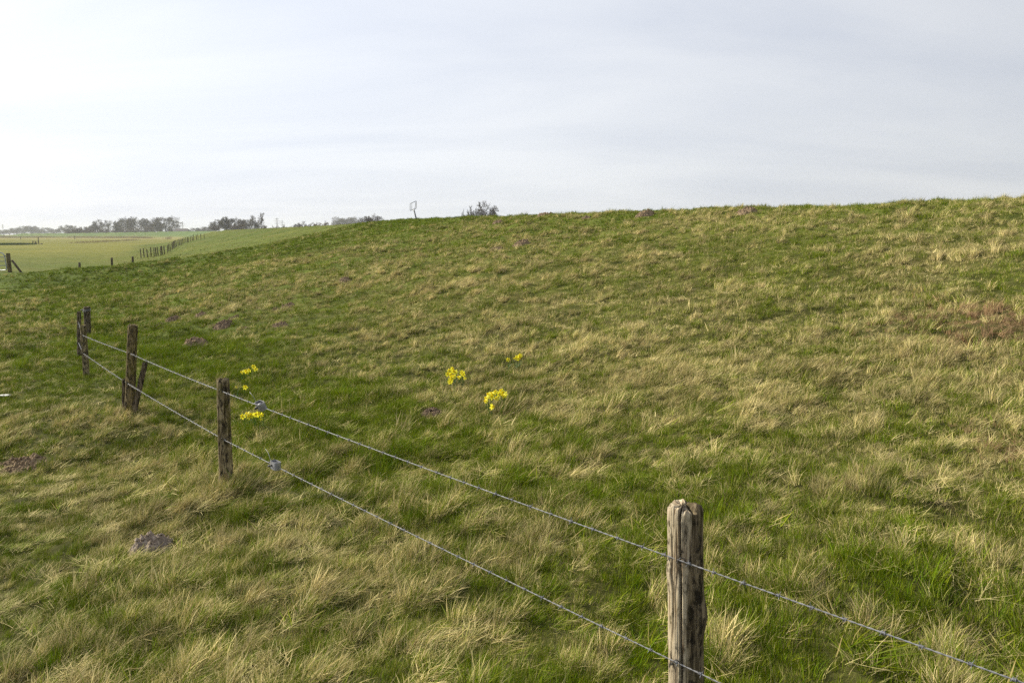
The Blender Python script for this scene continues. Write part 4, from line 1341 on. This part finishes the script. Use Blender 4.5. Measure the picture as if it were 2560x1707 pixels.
for k, (kd, px, ty, w_, Yt) in enumerate((('tall_a',4,577,24,1250),('oak_a',25,571,26,1200),('oak_b',44,568,34,1180),('oak_a',62,564,34,1180),('oak_b',78,562,34,1180),('tall_a',90,566,28,1180),('oak_a',105,573,26,1250),
       ('oak_b',120,567,28,1230),('tall_b',139,573,28,1250),('oak_a',157,563,22,1020),('oak_b',178,560,32,1000),('sparse_a',222,566,24,900),('oak_a',236,560,26,880),('oak_b',10,573,24,1260),('tall_a',36,573,24,1240),('oak_b',96,570,30,1190))):
    tree(kd, px, ty, Yt, w_, 'hazy blue grey tree, %s from the left in the far left treeline' % ordinal(LT.index(px)), GL, seed=k)
for k, (kd, px, ty, w_, Yt, lab) in enumerate((('oak_a',548,547,36,420,'broad bare tree at the left of the thicket behind the dike'),('tall_a',566,540,26,425,'dense bare tree second from the left in the thicket'),('oak_b',582,540,34,430,'round bare tree in the middle of the thicket'),
       ('tall_b',606,546,28,430,'brown bare tree in the dip of the thicket'),('oak_a',632,536,30,420,'bare tree beside the slender tree at the right of the thicket'),('sparse_a',656,531,20,415,'tall slender bare tree rising at the right end of the thicket'),
       ('bush_a',596,556,44,410,'low brown bush in the middle of the thicket'),('bush_a',662,560,30,410,'low brown bush at the right end of the thicket'),('bush_a',541,563,26,410,'low brown bush at the left end of the thicket'))):
    tree(kd, px, ty, Yt, w_, lab, GM, seed=k+3, name='bare_tree' if 'bush' not in kd else 'bare_bush')
for k, (kd, px, ty, w_, Yt, lab) in enumerate((('bush_b',692,561,22,500,'small bush at the left of the far row behind the dike'),('bush_b',715,559,18,500,'small thin bush right of the small far pylon'),('willow_b',754,552,46,330,'low pale willow bush behind the dike, left of a wider one'),
       ('willow_a',795,551,64,330,'wide low pale willow bush behind the dike'),('bush_a',831,563,14,600,'tiny hazy bush before the hazy poplar row'))):
    tree(kd, px, ty, Yt, w_, lab, GR_, seed=k, name='bare_bush')
for k, px in enumerate((846, 858, 869, 880, 891)):
    tree('oak_b' if k % 2 else 'oak_a', px, 539+(k % 3), 900, 30, 'hazy blue grey tree, %s from the left in the close row behind the dike' % ordinal(k), 'hazy row behind the dike', seed=k+2)
tree('oak_b', 929, 533, 250, 66, 'round pale willow just right of the hazy row', GR_, seed=4)
tree('willow_b', 1178, 512, 205, 36, 'small bare tree left of the taller willow above the crest', GR_, seed=5)
tree('oak_a', 1219, 499, 200, 62, 'rounded twiggy bare willow standing above the dike crest', GR_, seed=6)
for k, (px, ty, w_) in enumerate(((490,568,26),(505,566,26),(522,564,28),(530,562,20))):
    tree('oak_a' if k % 2 else 'oak_b', px, ty, 800, w_, 'hazy bare tree right of the barn roof, %s from the barn' % ordinal(k), 'hazy trees by the barn', seed=k+7)

# ================================================================== barn, pylons, reeds
pb = atY(455, 585, 560)
broot = empty('barn', Vector((pb.x, pb.y, tz(pb.x, pb.y))))
b = MB(); b.box((0,0,1.6), 13, 9, 3.2); obj('wall', b.mesh('wall', M_WALL, False), broot)
b = MB(); b.add([(-7,-5,3.1),(7,-5,3.1),(7,5,3.1),(-7,5,3.1),(-4.6,0,6.6),(4.4,0,6.6)], [(0,1,5,4),(1,2,5),(2,3,4,5),(3,0,4),(3,2,1,0)])
obj('roof', b.mesh('roof', M_ROOF, False), broot)
tag(broot, 'low barn with a grey hipped roof beyond the grove', 'barn')
def pylon(px, topy, Y, lab):
    p = atY(px, 590, Y); H = atY(px, topy, Y).z
    r = empty('power_pylon', Vector((p.x, p.y, 0)))
    b = MB(); w0, w1 = H*.075, H*.016
    def c(i, f):
        w_ = w0+(w1-w0)*min(1, f/.72)
        return Vector(((-1,1,1,-1)[i]*w_, (-1,-1,1,1)[i]*w_, f*H))
    for i in range(4):
        b.tube([c(i, 0), c(i, .72), c(i, 1)], .11, 4)
    for k in range(9):
        f0, f1 = k/9, (k+1)/9
        for i in range(4):
            b.tube([c(i, f0), c((i+1) % 4, f1)], .05, 3); b.tube([c((i+1) % 4, f0), c(i, f1)], .05, 3)
    obj('tower', b.mesh('tower', M_PYLON), r)
    for f, w_ in ((.70, .16), (.82, .20), (.93, .13)):
        b = MB(); b.tube([(-w_*H,0,f*H),(0,0,f*H+.012*H),(w_*H,0,f*H)], .12, 4); b.tube([(-w_*H,0,f*H),(0,0,f*H-.02*H),(w_*H,0,f*H)], .1, 4)
        obj('cross_arm', b.mesh('cross_arm', M_PYLON), r)
    tag(r, lab, 'pylon', 'far power pylons')
pylon(694, 545, 1050, 'faint lattice pylon behind the small bushes at the dike bend')
pylon(458, 554, 1250, 'faint lattice pylon above the barn roof')
pylon(447, 551, 1350, 'very faint lattice pylon at the right of the grove')
pylon(9, 561, 1500, 'faint lattice pylon at the far left edge')
pylon(707, 551, 1300, 'very faint lattice pylon right of the clearer one')

def reed_strip(px0, px1, py0, py1, label, n_=2600, h=1.5, seed=0, mat=None, wid=3.5):
    q = np.random.default_rng(seed)
    vs = []; fs = []
    A = ground_at(px0, py0, 900); B = ground_at(px1, py1, 900)
    for k in range(n_):
        t_ = q.uniform(); wv = q.normal(0, wid)
        x_ = A.x+(B.x-A.x)*t_+q.normal(0, .5); y_ = A.y+(B.y-A.y)*t_+wv
        s_ = h*q.uniform(.5, 1.15)*(.6+.8*float(vnoise([x_*.12], [y_*.12], seed=5)[0]))
        a_ = q.uniform(0, 3.14); w_ = .10
        b_ = len(vs)
        dx, dy = math.cos(a_)*w_, math.sin(a_)*w_
        l_ = q.normal(.12, .12)
        vs += [(x_-dx, y_-dy, -.1), (x_+dx, y_+dy, -.1), (x_+l_*s_, y_, s_)]
        fs.append((b_, b_+1, b_+2))
    _, dsr = terrain_base(np.array([v[0] for v in vs]), np.array([v[1] for v in vs]))
    fs = [f for f in fs if abs(dsr[f[0]]) > 20]
    zt = terrain(np.array([v[0] for v in vs]), np.array([v[1] for v in vs]))
    vs = [(v[0], v[1], v[2]+z_) for v, z_ in zip(vs, zt)]
    o = obj('reeds', mesh('reeds', vs, fs, mat or M_REED, False))
    tag(o, label, 'reeds', kind='stuff')
reed_strip(-60, 180, 594, 593, 'pale dry reed strip across the far pasture at the left', 4200, 1.3, 1)
reed_strip(170, 430, 594.5, 592.5, 'pale dry reed strip before the grove', 4200, 1.3, 2)
reed_strip(430, 490, 592, 591, 'pale dry reed strip before the far dike', 2600, 1.6, 3)
reed_strip(190, 340, 608, 600, 'thin pale line of dry stalks in the middle of the pasture', 900, .5, 4)

reed_strip(-90, 68, 614, 612, 'dark green sedge strip along the ditch left of the small field gate', 3000, .45, 6, M_SEDGE, 1.6)

# ================================================================== haze
hz = MB(); hz.box((0, 0, 14.5), 7400, 7400, 34)
m, t, out = newmat('haze')
pv = N(t, 'ShaderNodeVolumePrincipled')
pv.inputs['Color'].default_value = (0.90, 0.94, 1.0, 1)
pv.inputs['Density'].default_value = 0.00026
pv.inputs['Anisotropy'].default_value = 0.0
t.links.new(pv.outputs[0], out.inputs['Volume'])
ho = obj('haze', hz.mesh('haze', m, False))
tag(ho, 'thin pale haze over the far pasture', 'haze', kind='stuff')
